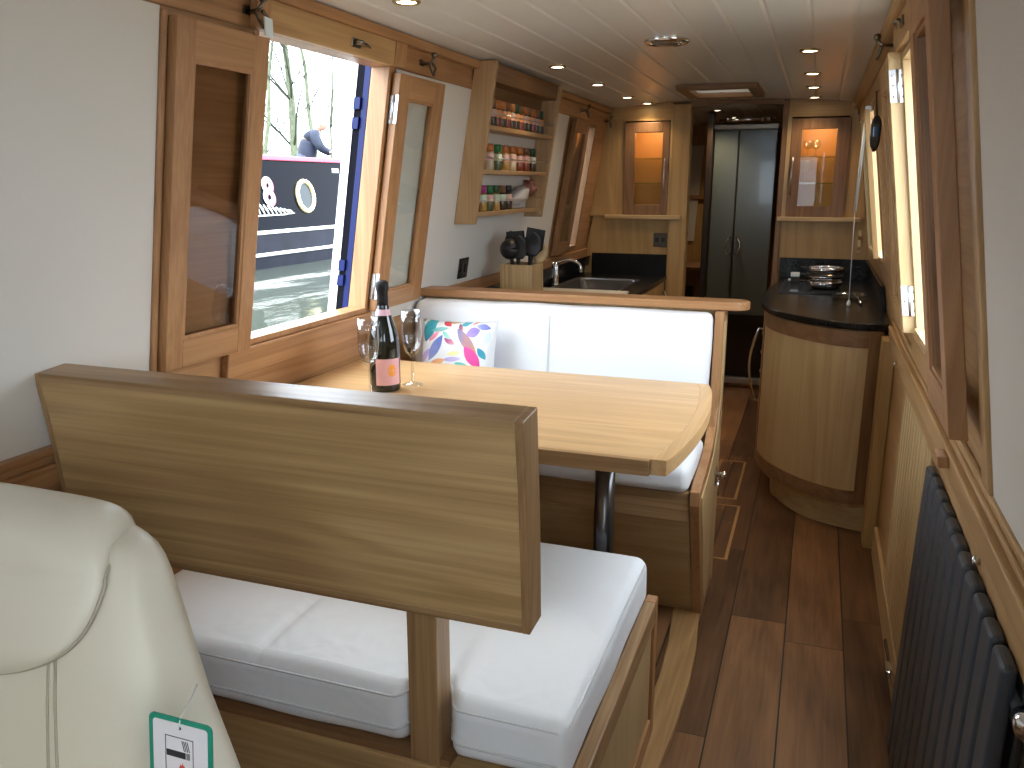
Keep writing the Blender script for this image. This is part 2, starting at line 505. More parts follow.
# sill boards under and head board over the left window
mb = MB(); lb(mb, 1.72, 2.46, .957, 1.031, 0, .022); mb.build('sill', wood('frame', 'Y'), w1, bevel=.004)
mb = MB(); lb(mb, 1.80, 2.43, 1.802, 1.872, .0065, .024); mb.build('head_board', wood('trim', 'Y'), w1, bevel=.003)
mb = MB(); lb(mb, 1.745, 1.80, 1.802, 1.872, .0065, .028); lb(mb, 2.43, 2.50, 1.802, 1.872, .0065, .028); mb.build('head_block', wood('frame', 'Z'), w1, bevel=.003)
w3 = window(3, rb, 1.84, 2.60, 1.035, 1.79, 'pale')
mb = MB(); rb(mb, 1.80, 2.66, .968, 1.034, 0, .016); mb.build('sill', wood('trim', 'Y'), w3, bevel=.004)
mb = MB(); rb(mb, 1.80, 2.66, 1.795, 1.862, 0, .020); mb.build('head_board', wood('trim', 'Y'), w3, bevel=.003)
w2 = window(2, lb, 4.78, 5.03, 1.07, 1.79, 'dark')
w4 = window(4, rb, 3.95, 4.52, 1.12, 1.77, 'trim')
w5 = window(5, rb, -.55, .20, 1.05, 1.79, 'trim')
# white steel side hatch seen in the left galley window
mb = MB(); lb(mb, 4.76, 4.93, 1.09, 1.79, -.105, -.075); mb.build('steel_hatch', plain('pale_grey_paint', (.50, .54, .60), .35), w2)
mb = MB(); mb.lathe([(.012, 0), (.02, .012), (.012, .024), (.001, .026)], (LX(1.22, -.134), 4.95, 1.22), axis='X', n=12); mb.build('hatch_knob', CHROME, w2)
for (x, y, sx) in ((LX(1.4, -.07), 2.13, .6), ):
    portal((x, y, 1.42), (0, math.radians(90 + 8.5), 0), .74, .68)
portal((RX(1.4, -.07), 2.22, 1.42), (0, math.radians(-90 - 8.5), 0), .74, .76)
portal((RX(1.4, -.07), -.175, 1.42), (0, math.radians(-90 - 8.5), 0), .74, .75)
portal((-.5, YN - .07, 1.47), (math.radians(90), 0, math.radians(180)), 1.0, .64)

# ------------------------------------------------------------------ shutters (glazed leaves folded back on the walls)
def edge_hinge(fn, y, z, h, d0, d1, par):      # butt hinge on the edge of a leaf, its plates facing down the boat
    X = LX if fn is lb else RX; s = 1 if fn is lb else -1
    dm = (d0 + d1) / 2
    mb = MB(); fn(mb, y - .0025, y, z, z + h, d0, dm - .0012); fn(mb, y - .0025, y, z, z + h, dm + .0012, d1)
    mb.tube([(X(z, s * dm), y - .004, z), (X(z + h, s * dm), y - .004, z + h)] if fn is lb else [(RX(z, dm), y - .004, z), (RX(z + h, dm), y - .004, z + h)], .0035, 8)
    hg = mb.build('hinge', STEEL, par)
    for d in ((d0 + dm) / 2 - .001, (dm + d1) / 2 + .001):
        for k in (.18, .5, .82):
            mb = MB(); mb.lathe([(.0036, 0), (.0034, -.0012), (.001, -.002)], ((LX if fn is lb else RX)(z + h * k, d), y - .0025, z + h * k), n=8, axis='Y')
            mb.build('screw', CHROME, hg)
def shutter(label, fn, y0, y1, z0, z1, d0, d1, st, rl_t, rl_b, mat, glassmat, hinge_y, hz=(1.10, 1.63), hd0=.006, hd1=.036):
    X = LX if fn is lb else RX
    t = thing('glazed_shutter', label, 'window shutter', (X(z0, d0), (y0 + y1) / 2, z0))
    for nm, ax, a_, b_, c_, e_ in (('stile', 'Z', y0, y0 + st, z0, z1), ('stile', 'Z', y1 - st, y1, z0, z1),
                                   ('rail', 'Y', y0 + st, y1 - st, z1 - rl_t, z1), ('rail', 'Y', y0 + st, y1 - st, z0, z0 + rl_b)):
        mb = MB(); fn(mb, a_, b_, c_, e_, d0, d1); mb.build(nm, wood(mat, ax), t, bevel=.002)
    mb = MB(); dm = (d0 + d1) / 2
    fn(mb, y0 + st - .004, y1 - st + .004, z0 + rl_b - .004, z1 - rl_t + .004, dm - .003, dm + .003)
    mb.build('glass', glassmat, t)
    mb = MB(); b = .008
    for (a_, b_, c_, e_) in ((y0 + st, y0 + st + b, z0 + rl_b, z1 - rl_t), (y1 - st - b, y1 - st, z0 + rl_b, z1 - rl_t), (y0 + st + b, y1 - st - b, z1 - rl_t - b, z1 - rl_t), (y0 + st + b, y1 - st - b, z0 + rl_b, z0 + rl_b + b)):
        fn(mb, a_, b_, c_, e_, dm + .003, dm + .010)
    mb.build('glazing_bead', wood(mat, 'Z'), t)
    if hinge_y is not None:
        for z in hz:
            edge_hinge(fn, hinge_y, z, .085, hd0, hd1, t)
    return t
shutter('brown oak glazed shutter with dark glass, folded on the left wall nearest the near bench', lb, 1.482, 1.792, 1.030, 1.785, .008, .034, .054, .078, .068, 'frame', PANE_T, None)
shutter('oak glazed shutter folded against the white wall between open window and spice rack', lb, 2.462, 2.80, 1.034, 1.785, .008, .034, .072, .070, .060, 'frame', PANE, 2.4615, (1.075, 1.635))
shutter('oak glazed shutter by the galley sink window on the left wall', lb, 4.49, 4.775, 1.06, 1.79, .012, .036, .05, .06, .06, 'dark', PANE_T, None)
shutter('oak shutter on the right wall beyond the open window, sunlit hinge edge facing us', rb, 2.635, 2.94, 1.035, 1.785, .012, .042, .056, .075, .070, 'trim', PANE, 2.5995, (1.085, 1.665), -.002, .040)
shutter('dark oak shutter seen edge-on before the white panel, right wall above the radiator', rb, 1.50, 1.80, 1.035, 1.785, .030, .060, .056, .075, .070, 'frame', PANE_T, None)
# the reveal post the right far leaf hangs from
mb = MB(); rb(mb, 2.60, 2.634, 1.035, 1.795, 0, .040); struct(mb.build('trim_10', wood('pale', 'Z'), bevel=.002))

# hooks and catches along the window heads
def hook(label, fn, y, z, with_tag=False):
    X = LX if fn is lb else RX; s = 1 if fn is lb else -1
    t = thing('shutter_hook', label, 'hook', (X(z), y, z))
    mb = MB(); fn(mb, y - .014, y + .014, z - .014, z + .014, 0, .004); mb.build('back_plate', DKMET, t)
    x = X(z)
    mb = MB(); mb.tube([(x + s * .004, y, z), (x + s * .035, y, z + .003), (x + s * .05, y, z + .018)], .005, 8)
    mb.lathe([(.001, 0), (.009, .003), (.011, .010), (.009, .017), (.001, .02)], (x + s * .05, y, z + .016), n=12); mb.build('knob', DKMET, t)
    mb = MB(); mb.tube([(x + s * .035, y - .015, z), (x + s * .045, y, z - .035), (x + s * .04, y + .03, z - .012), (x + s * .036, y + .012, z + .004)], .0045, 8); mb.build('arm', DKMET, t)
    if with_tag:
        mb = MB(); mb.hexa([(x + .055, y - .010, z - .055), (x + .058, y + .014, z - .058), (x + .061, y + .014, z - .058), (x + .058, y - .010, z - .055), (x + .050, y - .004, z - .012), (x + .053, y + .022, z - .015), (x + .056, y + .022, z - .015), (x + .053, y - .004, z - .012)])
        mb.build('paper_tag', plain('pale_tag', (.70, .78, .80), .6), t)
    return t
hook('brass shutter hook holding a small pale tag, over the left window near corner', lb, 1.74, 1.835, True)
hook('shutter hook on the left wall above the far folded leaf beside the spice rack', lb, 2.66, 1.835)
hook('shutter hook at the ceiling over the right wall, above the sunlit leaf', rb, 2.86, 1.848)
hook('small shutter hook above the galley sink shutter, left wall', lb, 4.66, 1.84)
hook('small shutter hook at the far end of the left wall by the glazed cupboard', lb, 5.2, 1.82)
def catch(label, fn, y, z, d):
    X = LX if fn is lb else RX; s = 1 if fn is lb else -1
    t = thing('window_catch', label, 'catch', (X(z, d), y, z))
    mb = MB(); fn(mb, y - .04, y + .01, z - .012, z + .012, d, d + .004); mb.build('plate', DKMET, t, bevel=.003)
    mb = MB(); mb.tube([(X(z, d + .012), y - .03, z), (X(z, d + .016), y, z + .002), (X(z, d + .010), y + .05, z - .004)], [.006, .007, .003], 8); mb.build('lever', DKMET, t)
catch('small brass catch on the head board over the open left window', lb, 2.21, 1.833, .024)
catch('small metal catch on the head board over the right window', rb, 2.36, 1.83, .020)
mb = MB(); rb(mb, 1.77, 1.83, .90, .925, .030, .052); tag(mb.build('wooden_stop', wood('frame', 'Y'), bevel=.004), 'small wooden stop block on the right gunwale rail above the radiator', 'block')
for i, (y, z, lab) in enumerate(((1.47, .84, 'tiny chrome screw stud on the right rail near the white wall corner'), (3.14, .84, 'tiny chrome screw stud on the right rail near the galley end'))):
    tag(MB().lathe([(.009, 0), (.009, .004), (.006, .012), (.001, .014)], (RX(z, .022) - .013, y, z), n=12, axis='X').build('stud', CHROME), lab, 'stud')

# ------------------------------------------------------------------ bulkhead between galley and corridor (built as the real partition: two sides and a header)
def arch_prism(mb, x0, x1, z0, y0, y1, n=8):   # follows the cambered ceiling and the leaning sides
    top = [(x0 + (x1 - x0) * i / n, zceil(min(max(x0 + (x1 - x0) * i / n, XL), XR)) + .01) for i in range(n + 1)]
    mb.prism([(x0, z0), (x1, z0)] + top[::-1], 'Y', y0, y1)
bh = MB()
bh.prism([(-1.46, 0), (-.875, 0), (-.875, 1.255), (-1.36, 1.255), (-1.44, .85)], 'Y', YF, YF + .03)
bh.prism([(-.21, 0), (.34, 0), (.34, .85), (.27, 1.255), (-.21, 1.255)], 'Y', YF, YF + .03)
wf = struct(bh.build('wall_far', wood('kitchen', 'Z')))
mb = MB(); arch_prism(mb, -1.275, -.875, 1.825, YF - .02, YF + .03); mb.build('header', wood('kitchen', 'X'), wf)
mb = MB(); arch_prism(mb, -.21, .16, 1.825, YF - .02, YF + .03); mb.build('header', wood('kitchen', 'X'), wf)
mb = MB(); mb.box(-.875, -.765, YF - .035, YF + .06, 0, 1.915); mb.build('door_post', wood('kitchen', 'Z'), wf, bevel=.004)
mb = MB(); mb.box(-.242, -.21, YF - .025, YF + .06, 0, 1.915); mb.build('door_post', wood('dark', 'Z'), wf, bevel=.004)
mb = MB(); mb.prism([(-.765, 1.895), (-.50, 1.912), (-.242, 1.898), (-.242, 1.94), (-.765, 1.94)], 'Y', YF - .01, YF + .05); mb.build('header', wood('dark', 'X'), wf)
# left and right filler strips beside the cupboards (splayed with the cabin sides)
mb = MB(); mb.prism([(-1.375, 1.255), (-1.165, 1.255), (-1.165, 1.83), (-1.29, 1.83)], 'Y', YF - .02, YF + .03); mb.build('filler_panel', wood('kitchen', 'Z'), wf)
mb = MB(); mb.prism([(.13, 1.255), (.25, 1.255), (.17, 1.83), (.12, 1.83)], 'Y', YF - .02, YF + .03); mb.build('filler_panel', wood('kitchen', 'Z'), wf)
mb = MB(); mb.box(-.885, -.872, YF - .03, YF + .03, 1.255, 1.83); mb.build('filler_panel', wood('pale', 'Z'), wf)
mb = MB(); mb.box(-.212, -.19, YF - .03, YF + .03, 1.255, 1.83); mb.build('filler_panel', wood('pale', 'Z'), wf)

# corridor beyond: cabin side of the next room on the left, shower cubicle on the right
cw = MB(); cw.box(-1.0, -.97, 5.58, 5.80, 0, 1.94); cw.box(-.245, -.215, 5.36, 6.15, 0, 1.94); cw.box(-1.44, .32, 8.14, 8.2, 0, 1.97)
wc = struct(cw.build('wall_corridor', wood('dark', 'Z')))
BX(-1.40, -.79, 7.30, 7.33, 0, 1.96).build('cabin_partition', wood('kitchen', 'Z'), wc)
MB().prism([(-1.05, 1.76), (-.94, 1.76), (-.99, .98), (-1.10, .98)], 'Y', 7.28, 7.30).build('white_panel', WHITE, wc)
BX(-1.2, -.80, 7.26, 7.30, 1.33, 1.36).build('ledge', wood('frame', 'X'), wc)
struct(BX(-.775, -.735, 6.12, 6.25, 0, 1.93).build('trim_11', plain('dark_stained_jamb', (.035, .020, .012), .4), bevel=.004))
mb = MB(); lb(mb, 5.62, 7.9, .98, 1.80, 0, .006); mb.build('white_panel', WHITE, wl)
sd = thing('shower_door', 'pair of tall grey-green glass doors with chrome handles at the end of the corridor', 'door', (-.51, 6.2, 0))
GREY = plain('grey_green_glass', (.125, .15, .14), .18, coat=.2)
for a, b in ((-.728, -.568), (-.560, -.312)):
    lf = BX(a, b, 6.195, 6.21, .53, 1.815).build('leaf', GREY, sd, bevel=.003)
for a, b in ((-.735, -.305),):
    BX(a, b, 6.185, 6.225, .06, .53).build('lower_black_panel', BLACK, sd)  # plain black area below the glass leaves
    BX(a, b, 6.17, 6.225, 1.815, 1.85).build('top_rail', DKMET, sd, bevel=.004)
    BX(a, b, 6.15, 6.225, .03, .075).build('threshold', STEEL, sd, bevel=.004)
BX(-.566, -.561, 6.188, 6.205, .53, 1.815).build('seal', BLACKM, sd)
for s, x in ((-1, -.578), (1, -.545)):
    pts = [(x, 6.19, 1.075), (x + s * .012, 6.155, 1.085)] + [(x + s * (.012 + .022 * math.sin(PI * t / 8)), 6.15, 1.085 - .13 * t / 8) for t in range(9)] + [(x + s * .012, 6.155, .955), (x, 6.19, .965)]
    MB().tube(pts, .0065, 8).build('handle', CHROME, sd)
MB().tube([(-.70, 6.14, 1.87), (-.33, 6.14, 1.885)], .012, 10).build('shower_rail', CHROME, sd)
for x in (-.64, -.41, -.37):
    MB().lathe([(.018, 0), (.018, .03)], (x, 6.11, 1.88), n=12, axis='Y').build('roller', CHROME, sd)
ds = thing('dressing_stand', 'dark wooden stand glimpsed through the corridor opening on the left', 'cabinet', (-.95, 6.9, 0))
BX(-1.25, -.86, 6.75, 7.2, 0, .78).build('body', wood('dark', 'Z'), ds, bevel=.004)
BX(-1.27, -.84, 6.73, 7.22, .78, .81).build('top', wood('dark', 'X'), ds, bevel=.004)
BX(-1.18, -.90, 6.744, 6.752, .12, .66).build('door', DARKV, ds)

# ------------------------------------------------------------------ wall cupboards with lit glazed doors
WARMIN = plain('cupboard_lining', (.50, .29, .11), .5)
PANE_C = pane_mat('cupboard_pane', (.95, .95, .94), .55)
def cupboard(label, x0, x1, hinge_left, gx0, gx1):
    z0, z1 = 1.262, 1.815; yf = YF - .03; yb = YF + .24
    t = thing('wall_cupboard', label, 'cupboard', ((x0 + x1) / 2, yf, z0))
    mb = MB()
    mb.box(x0, x0 + .015, yf + .02, yb, z0, z1); mb.box(x1 - .015, x1, yf + .02, yb, z0, z1); mb.box(x0, x1, yb, yb + .012, z0, z1)
    mb.box(x0 + .015, x1 - .015, yf + .02, yb, z0, z0 + .015); mb.box(x0 + .015, x1 - .015, yf + .02, yb, z1 - .015, z1)
    mb.build('carcass', WARMIN, t)
    d = MB().add([], []); gz0, gz1 = 1.325, 1.755
    mb = MB(); mb.box(x0, gx0, yf - .002, yf + .02, z0, z1); mb.box(gx1, x1, yf - .002, yf + .02, z0, z1)
    mb.box(gx0, gx1, yf - .002, yf + .02, gz1, z1); mb.box(gx0, gx1, yf - .002, yf + .02, z0, gz0)
    dr = mb.build('door', wood('dark', 'Z'), t, bevel=.003)
    BX(gx0 - .003, gx1 + .003, yf + .006, yf + .010, gz0 - .003, gz1 + .003).build('glass', PANE_C, dr)
    hx = (x1 - .022) if hinge_left else (x0 + .020)
    pts = [(hx, yf, 1.60)] + [(hx, yf - .012 - .022 * math.sin(PI * k / 10), 1.595 - .195 * k / 10) for k in range(11)] + [(hx, yf, 1.395)]
    MB().tube(pts, .005, 8).build('handle', STEEL, dr)
    for z in (1.45, 1.60):
        BX(x0 + .016, x1 - .016, yf + .05, yb - .01, z, z + .008).build('shelf', GLASSP, t)
    BX(x0 + .016, x1 - .016, yf + .03, yf + .045, 1.785, 1.798).build('light_strip', emit('warm_lamp', (1, .50, .16), 5.0), t)
    l = bpy.data.lights.new('cupboard_lamp', 'POINT'); l.energy = 1.5; l.color = (1, .62, .27); l.shadow_soft_size = .02
    lo = bpy.data.objects.new('cupboard_lamp', l); COL.objects.link(lo); lo.parent = t; lo.location = (0, .10, .51)
    return t
GLASSP = pane_mat('shelf_glass', (.80, .90, .82), 1.6)
cupboard('lit glazed wall cupboard over the sink, left of the corridor opening', -1.165, -.887, True, -1.10, -.93)
cupboard('lit glazed wall cupboard over the hob, right of the corridor opening', -.19, .13, False, -.128, .058)
tag(BX(-1.275, -.80, YF - .06, YF + .005, 1.237, 1.262).build('shelf_ledge', wood('pale', 'X'), bevel=.004), 'pale oak ledge under the glazed cupboard above the sink', 'shelf')
tag(BX(-.235, .225, YF - .06, YF + .005, 1.237, 1.262).build('shelf_ledge', wood('pale', 'X'), bevel=.004), 'pale oak ledge under the glazed cupboard above the hob', 'shelf')
def goblet(loc, label, h=.13, r=.03):
    prof = [(r * .85, 0), (r * .85, .003), (.004, .008), (.0035, h * .42), (r * .6, h * .5), (r, h * .72), (r * .85, h), (r * .80, h), (r * .93, h * .72), (r * .5, h * .53), (.001, h * .47)]
    o = MB().lathe(prof, n=20).build('wine_glass', PANE); o.location = loc
    return tag(o, label, 'glass')
goblet((-.095, YF + .1, 1.6085), 'wine glass on the upper glass shelf of the right lit cupboard, left one', .09)
goblet((-.05, YF + .1, 1.6085), 'wine glass on the upper glass shelf of the right lit cupboard, right one', .09)
goblet((-.10, YF + .12, 1.4585), 'wine glass on the lower glass shelf of the right lit cupboard')

def socket(label, cat, loc, w, h, axis, mat, n=2):
    t = thing('wall_socket', label, cat, loc)
    x, y, z = loc
    if axis == 'Y':
        BX(x - w / 2, x + w / 2, y - .008, y, z - h / 2, z + h / 2).build('plate', mat, t, bevel=.002)
        for k in range(n):
            cx = x + (k - (n - 1) / 2) * w * .45
            BX(cx - .012, cx + .012, y - .011, y - .007, z - .014, z + .014).build('insert', BLACKM, t, bevel=.001)
    return t
socket('brushed double wall socket under the left lit cupboard', 'socket', (-.925, YF, 1.11), .086, .086, 'Y', plain('bronze_plate', (.10, .085, .065), .35, metal=.6))
t = thing('wall_socket', 'black socket plate on the white wall above the bench back', 'socket', (LX(1.107, .006), 3.24, 1.107))
mb = MB(); lb(mb, 3.195, 3.285, 1.065, 1.15, .006, .014); mb.build('plate', BLACK, t, bevel=.002)
for a in (3.21, 3.25):
    mb = MB(); lb(mb, a, a + .022, 1.09, 1.125, .014, .017); mb.build('insert', BLACKM, t, bevel=.001)

# ------------------------------------------------------------------ galley left: base unit, worktop, sink, tap
bu = thing('base_cabinet', 'oak galley base cabinet under the sink worktop, behind the bench divider', 'cabinet', (-1.15, 4.2, 0))
mb = MB(); mb.box(-1.43, -.925, 2.955, 4.30, .10, .868); mb.box(-1.43, -.925, 4.30, 5.03, .10, .70); mb.box(-1.43, -.925, 5.03, YF - .002, .10, .868); mb.box(-.925, -.905, 2.955, YF - .002, .10, .868)
mb.build('body', wood('kitchen', 'Z'), bu)
BX(-1.43, -.96, 2.955, YF - .002, 0, .10).build('plinth', wood('dark', 'Y'), bu)
for k, (a, b) in enumerate(((3.0, 3.55), (3.56, 4.1), (4.11, 4.66), (4.67, 5.28))):
    d = BX(-.905, -.885, a, b, .12, .85).build('door', wood('kitchen', 'Z'), bu, bevel=.003)
    pts = [(-.885, b - .06, .80)] + [(-.873 + .022 * math.sin(PI * q / 8), b - .06, .795 - .15 * q / 8) for q in range(9)] + [(-.885, b - .06, .64)]
    MB().tube(pts, .0055, 8).build('handle', STEEL, d)
WZ = .89
def worktop_left():
    t = thing('worktop', 'black granite worktop around the sink on the left of the galley', 'worktop', (-1.15, 4.2, .868))
    mb = MB(); sx0, sx1, sy0, sy1 = -1.36, -.985, 4.35, 4.98
    x0, x1 = -1.435, -.870
    mb.box(x0, sx0, 2.955, YF - .002, .868, WZ); mb.box(sx1, x1, 2.955, YF - .002, .868, WZ)
    mb.box(sx0, sx1, 2.955, sy0, .868, WZ); mb.box(sx0, sx1, sy1, YF - .002, .868, WZ)
    mb.build('slab', STONE, t)
    mb = MB(); lb(mb, 3.40, YF - .002, WZ, .94, .002, .022); lb(mb, 3.40, YF - .002, .94, 1.0, .032, .042)
    mb.build('upstand', STONE, t)
    BX(-1.36, -.877, YF - .02, YF - .002, WZ, 1.02).build('upstand', STONE, t, bevel=.002)
    return t
worktop_left()
s = thing('sink', 'stainless steel sink sunk in the black worktop under the tap', 'sink', (-1.17, 4.66, WZ))
mb = MB()
x0, x1, y0, y1 = -1.358, -.987, 4.352, 4.978
def rr(x0, x1, y0, y1, z, r, n=5):
    pts = []
    for cx, cy, a0 in ((x1 - r, y1 - r, 0), (x0 + r, y1 - r, 90), (x0 + r, y0 + r, 180), (x1 - r, y0 + r, 270)):
        for k in range(n + 1):
            a = math.radians(a0 + 90 * k / n); pts.append((cx + r * math.cos(a), cy + r * math.sin(a), z))
    return pts
mb.loft([rr(x0 - .012, x1 + .012, y0 - .012, y1 + .012, WZ + .003, .05), rr(x0, x1, y0, y1, WZ + .004, .045), rr(x0 + .01, x1 - .01, y0 + .01, y1 - .01, WZ - .01, .04), rr(x0 + .03, x1 - .03, y0 + .03, y1 - .03, WZ - .13, .04), rr(x0 + .15, x1 - .15, y0 + .2, y1 - .2, WZ - .14, .02)], cap=False)
mb.build('bowl', plain('dark_sink_steel', (.10, .10, .105), .28, metal=.8), s)
MB().lathe([(.03, 0), (.03, .004), (.02, .003)], (-1.17, 4.66, WZ - .139), n=16).build('drain', CHROME, s)
db = tag(BX(-1.40, -.905, 3.98, 4.31, WZ + .0005, WZ + .016).build('drainer_tray', plain('white_tray', (.62, .60, .55), .35), bevel=.006), 'pale draining tray on the black worktop before the sink', 'tray')
tp = thing('kitchen_tap', 'chrome mixer tap beside the galley sink by the window', 'tap', (-1.385, 4.55, WZ))
MB().lathe([(.026, 0), (.026, .008), (.02, .012), (.02, .11), (.016, .125), (.001, .127)], (-1.383, 4.55, WZ), n=20).build('body', CHROME, tp)
MB().tube([(-1.383, 4.55, WZ + .06)] + [(-1.383 + .075 * (1 - math.cos(a)), 4.55, WZ + .10 + .045 * math.sin(a)) for a in [PI * k / 10 for k in range(11)]] + [(-1.233, 4.55, WZ + .08)], .010, 10).build('spout', CHROME, tp)
MB().tube([(-1.383, 4.53, WZ + .10), (-1.37, 4.47, WZ + .12), (-1.36, 4.43, WZ + .135)], [.008, .007, .009], 8).build('lever', CHROME, tp)

# utensil box with its black utensils
ub = thing('utensil_box', 'square oak utensil holder on the galley worktop behind the bench divider', 'utensil holder', (-1.20, 3.36, WZ))
x0, x1, y0, y1, zt = -1.272, -1.128, 3.37, 3.53, 1.115
BX(x0, x1, y0, y0 + .010, WZ, zt).build('side', wood('panel', 'Z'), ub, bevel=.001); BX(x0, x1, y1 - .010, y1, WZ, zt).build('side', wood('panel', 'Z'), ub, bevel=.001)
BX(x0, x0 + .010, y0 + .010, y1 - .010, WZ, zt).build('side', wood('panel', 'Z'), ub, bevel=.001); BX(x1 - .010, x1, y0 + .010, y1 - .010, WZ, zt).build('side', wood('panel', 'Z'), ub, bevel=.001)
BX(x0 + .010, x1 - .010, y0 + .010, y1 - .010, WZ, WZ + .01).build('base', wood('panel', 'X'), ub)
def utensil(label, base, top, kind):
    b = Vector(base); tpv = Vector(top); d = (tpv - b).normalized()
    t = thing('kitchen_utensil', label, 'utensil', base)
    MB().tube([b, tpv], [.006, .0055], 8).build('handle', BLACKM if kind != 'wood' else wood('pale', 'Z'), t)
    side = d.cross(Vector((0, -1, 0))).normalized()
    fwd = side.cross(d).normalized()
    def P(u, v, w): return tpv + side * u + d * v + fwd * w
    mb = MB()
    if kind == 'ladle':
        mb.grid(lambda u, v: P((.044) * math.sin(PI * v * .5) * math.cos(2 * PI * u), .02 + .044 * math.sin(PI * v * .5) * math.sin(2 * PI * u), .042 * math.cos(PI * v * .5)), 16, 6)
        mb.build('bowl', BLACKM, t, solid=.003)
    elif kind in ('spoon', 'wood'):
        rings = []
        for k in range(9):
            v = k / 8; w = .006 + .031 * math.sin(PI * min(1, v * .93 + .07)) ** .7
            rings.append([P(w * math.cos(a), .10 * v, .006 * math.sin(a) - .010 * math.sin(PI * v)) for a in [2 * PI * i / 10 for i in range(10)]])
        mb.loft(rings); mb.build('bowl', BLACKM if kind == 'spoon' else wood('pale', 'Z'), t)
    elif kind == 'turner':
        w0, w1, L = .014, .042, .115
        prof = [(-w0, 0), (w0, 0), (w1, .03), (w1, L), (-w1, L), (-w1, .03)]
        vs = [P(u, v, 0) for u, v in prof] + [P(u, v, .004) for u, v in prof]
        mb.add(vs, [tuple(range(6))[::-1], tuple(range(6, 12))] + [(i, (i + 1) % 6, 6 + (i + 1) % 6, 6 + i) for i in range(6)])
        mb.build('blade', BLACKM, t, bevel=.001)
    return t
zb = WZ + .012
utensil('black ladle at the left of the utensil holder, bowl towards the white wall', (-1.225, 3.44, zb), (-1.248, 3.44, 1.155), 'ladle')
utensil('black slotted turner standing behind the ladle in the utensil holder', (-1.215, 3.49, zb), (-1.235, 3.49, 1.135), 'turner')
utensil('black serving spoon standing in the middle of the utensil holder', (-1.205, 3.43, zb), (-1.205, 3.43, 1.135), 'spoon')
utensil('tall black turner leaning right in the utensil holder', (-1.195, 3.46, zb), (-1.155, 3.46, 1.150), 'turner')
utensil('black spoon leaning far right in the utensil holder', (-1.18, 3.43, zb), (-1.145, 3.42, 1.150), 'spoon')
utensil('black whisking spoon at the back left of the utensil holder', (-1.23, 3.47, zb), (-1.262, 3.50, 1.150), 'spoon')
utensil('black ladle standing upright at the back of the utensil holder', (-1.19, 3.50, zb), (-1.185, 3.51, 1.165), 'ladle')
utensil('pale wooden spoon at the right edge of the utensil holder', (-1.165, 3.49, zb), (-1.142, 3.50, 1.115), 'wood')

# ------------------------------------------------------------------ galley right: curved cabinet, worktop, hob
WR_ = .905
outer = [(.300, 3.610), (.196, 3.585), (.076, 3.630), (-.045, 3.730), (-.154, 3.875), (-.214, 4.07), (-.233, 4.30), (-.228, 4.65), (-.20, 5.07), (-.20, YF - .002)]
def smooth_curve(pts, n=6):
    out = []
    for i in range(len(pts) - 1):
        p0 = pts[max(i - 1, 0)]; p1 = pts[i]; p2 = pts[i + 1]; p3 = pts[min(i + 2, len(pts) - 1)]
        for k in range(n):
            t = k / n
            out.append(tuple(.5 * ((2 * p1[c]) + (-p0[c] + p2[c]) * t + (2 * p0[c] - 5 * p1[c] + 4 * p2[c] - p3[c]) * t * t + (-p0[c] + 3 * p1[c] - 3 * p2[c] + p3[c]) * t ** 3) for c in range(2)))
    out.append(pts[-1]); return out
oc = smooth_curve(outer)
wt = thing('worktop', 'black granite worktop with curved front under the hob, right of the galley', 'worktop', (.05, 4.5, .88))
MB().prism(oc + [(.303, YF - .002)], 'Z', .878, WR_).build('slab', STONE, wt, bevel=.004)
BX(-.20, .29, YF - .022, YF - .002, WR_, 1.022).build('upstand', STONE, wt, bevel=.002)
mb = MB(); rb(mb, 3.95, YF - .03, WR_, 1.02, .004, .022); mb.build('upstand', STONE, wt, bevel=.002)
cb = thing('base_cabinet', 'curved oak base cabinet with pale door under the black hob worktop', 'cabinet', (.05, 4.4, 0))
inner = [(.278, 3.635), (.19, 3.610), (.076, 3.66), (-.030, 3.755), (-.128, 3.895), (-.185, 4.08), (-.20, 4.30), (-.196, 4.65), (-.175, 5.05), (-.175, YF - .002)]
ic = smooth_curve(inner)
plinth = [(.285, 3.64), (.15, 3.68), (.026, 3.755), (-.08, 3.92), (-.128, 4.15), (-.13, YF - .002)]
pc = smooth_curve(plinth)
MB().prism(ic + [(.30, YF - .002)], 'Z', .115, .878).build('carcass', wood('kitchen', 'Z'), cb)
MB().prism(pc + [(.30, YF - .002)], 'Z', 0, .115).build('plinth', wood('pale', 'X'), cb, bevel=.002)
def curved_strip(i0, i1, z0, z1, th):
    mb = MB(); n = i1 - i0
    pts = [Vector((ic[i][0], ic[i][1])) for i in range(len(ic))]
    vs = []
    for i in range(i0, i1 + 1):
        tg = (pts[min(i + 1, len(pts) - 1)] - pts[max(i - 1, 0)]).normalized(); nm = Vector((-tg.y, tg.x))
        if nm.dot(pts[i] - Vector((.3, 5))) < 0: nm = -nm
        for d, z in ((-.001, z0), (th, z0), (th, z1), (-.001, z1)):
            q = pts[i] + nm * d; vs.append((q.x, q.y, z))
    fs = []
    for k in range(n):
        for q in range(4):
            fs.append((k * 4 + q, k * 4 + (q + 1) % 4, (k + 1) * 4 + (q + 1) % 4, (k + 1) * 4 + q))
    fs += [(0, 1, 2, 3), (n * 4 + 3, n * 4 + 2, n * 4 + 1, n * 4)]
    return mb.add(vs, fs, False)
dd = curved_strip(4, 30, .195, .805, .014).build('door_panel', wood('pale', 'Z'), cb)
curved_strip(0, 4, .135, .872, .018).build('stile', wood('dark', 'Z'), cb)
curved_strip(4, 30, .805, .872, .018).build('rail', wood('dark', 'X'), cb)
curved_strip(4, 30, .135, .195, .018).build('rail', wood('dark', 'X'), cb)
curved_strip(30, 31, .135, .872, .018).build('stile', wood('dark', 'Z'), cb)
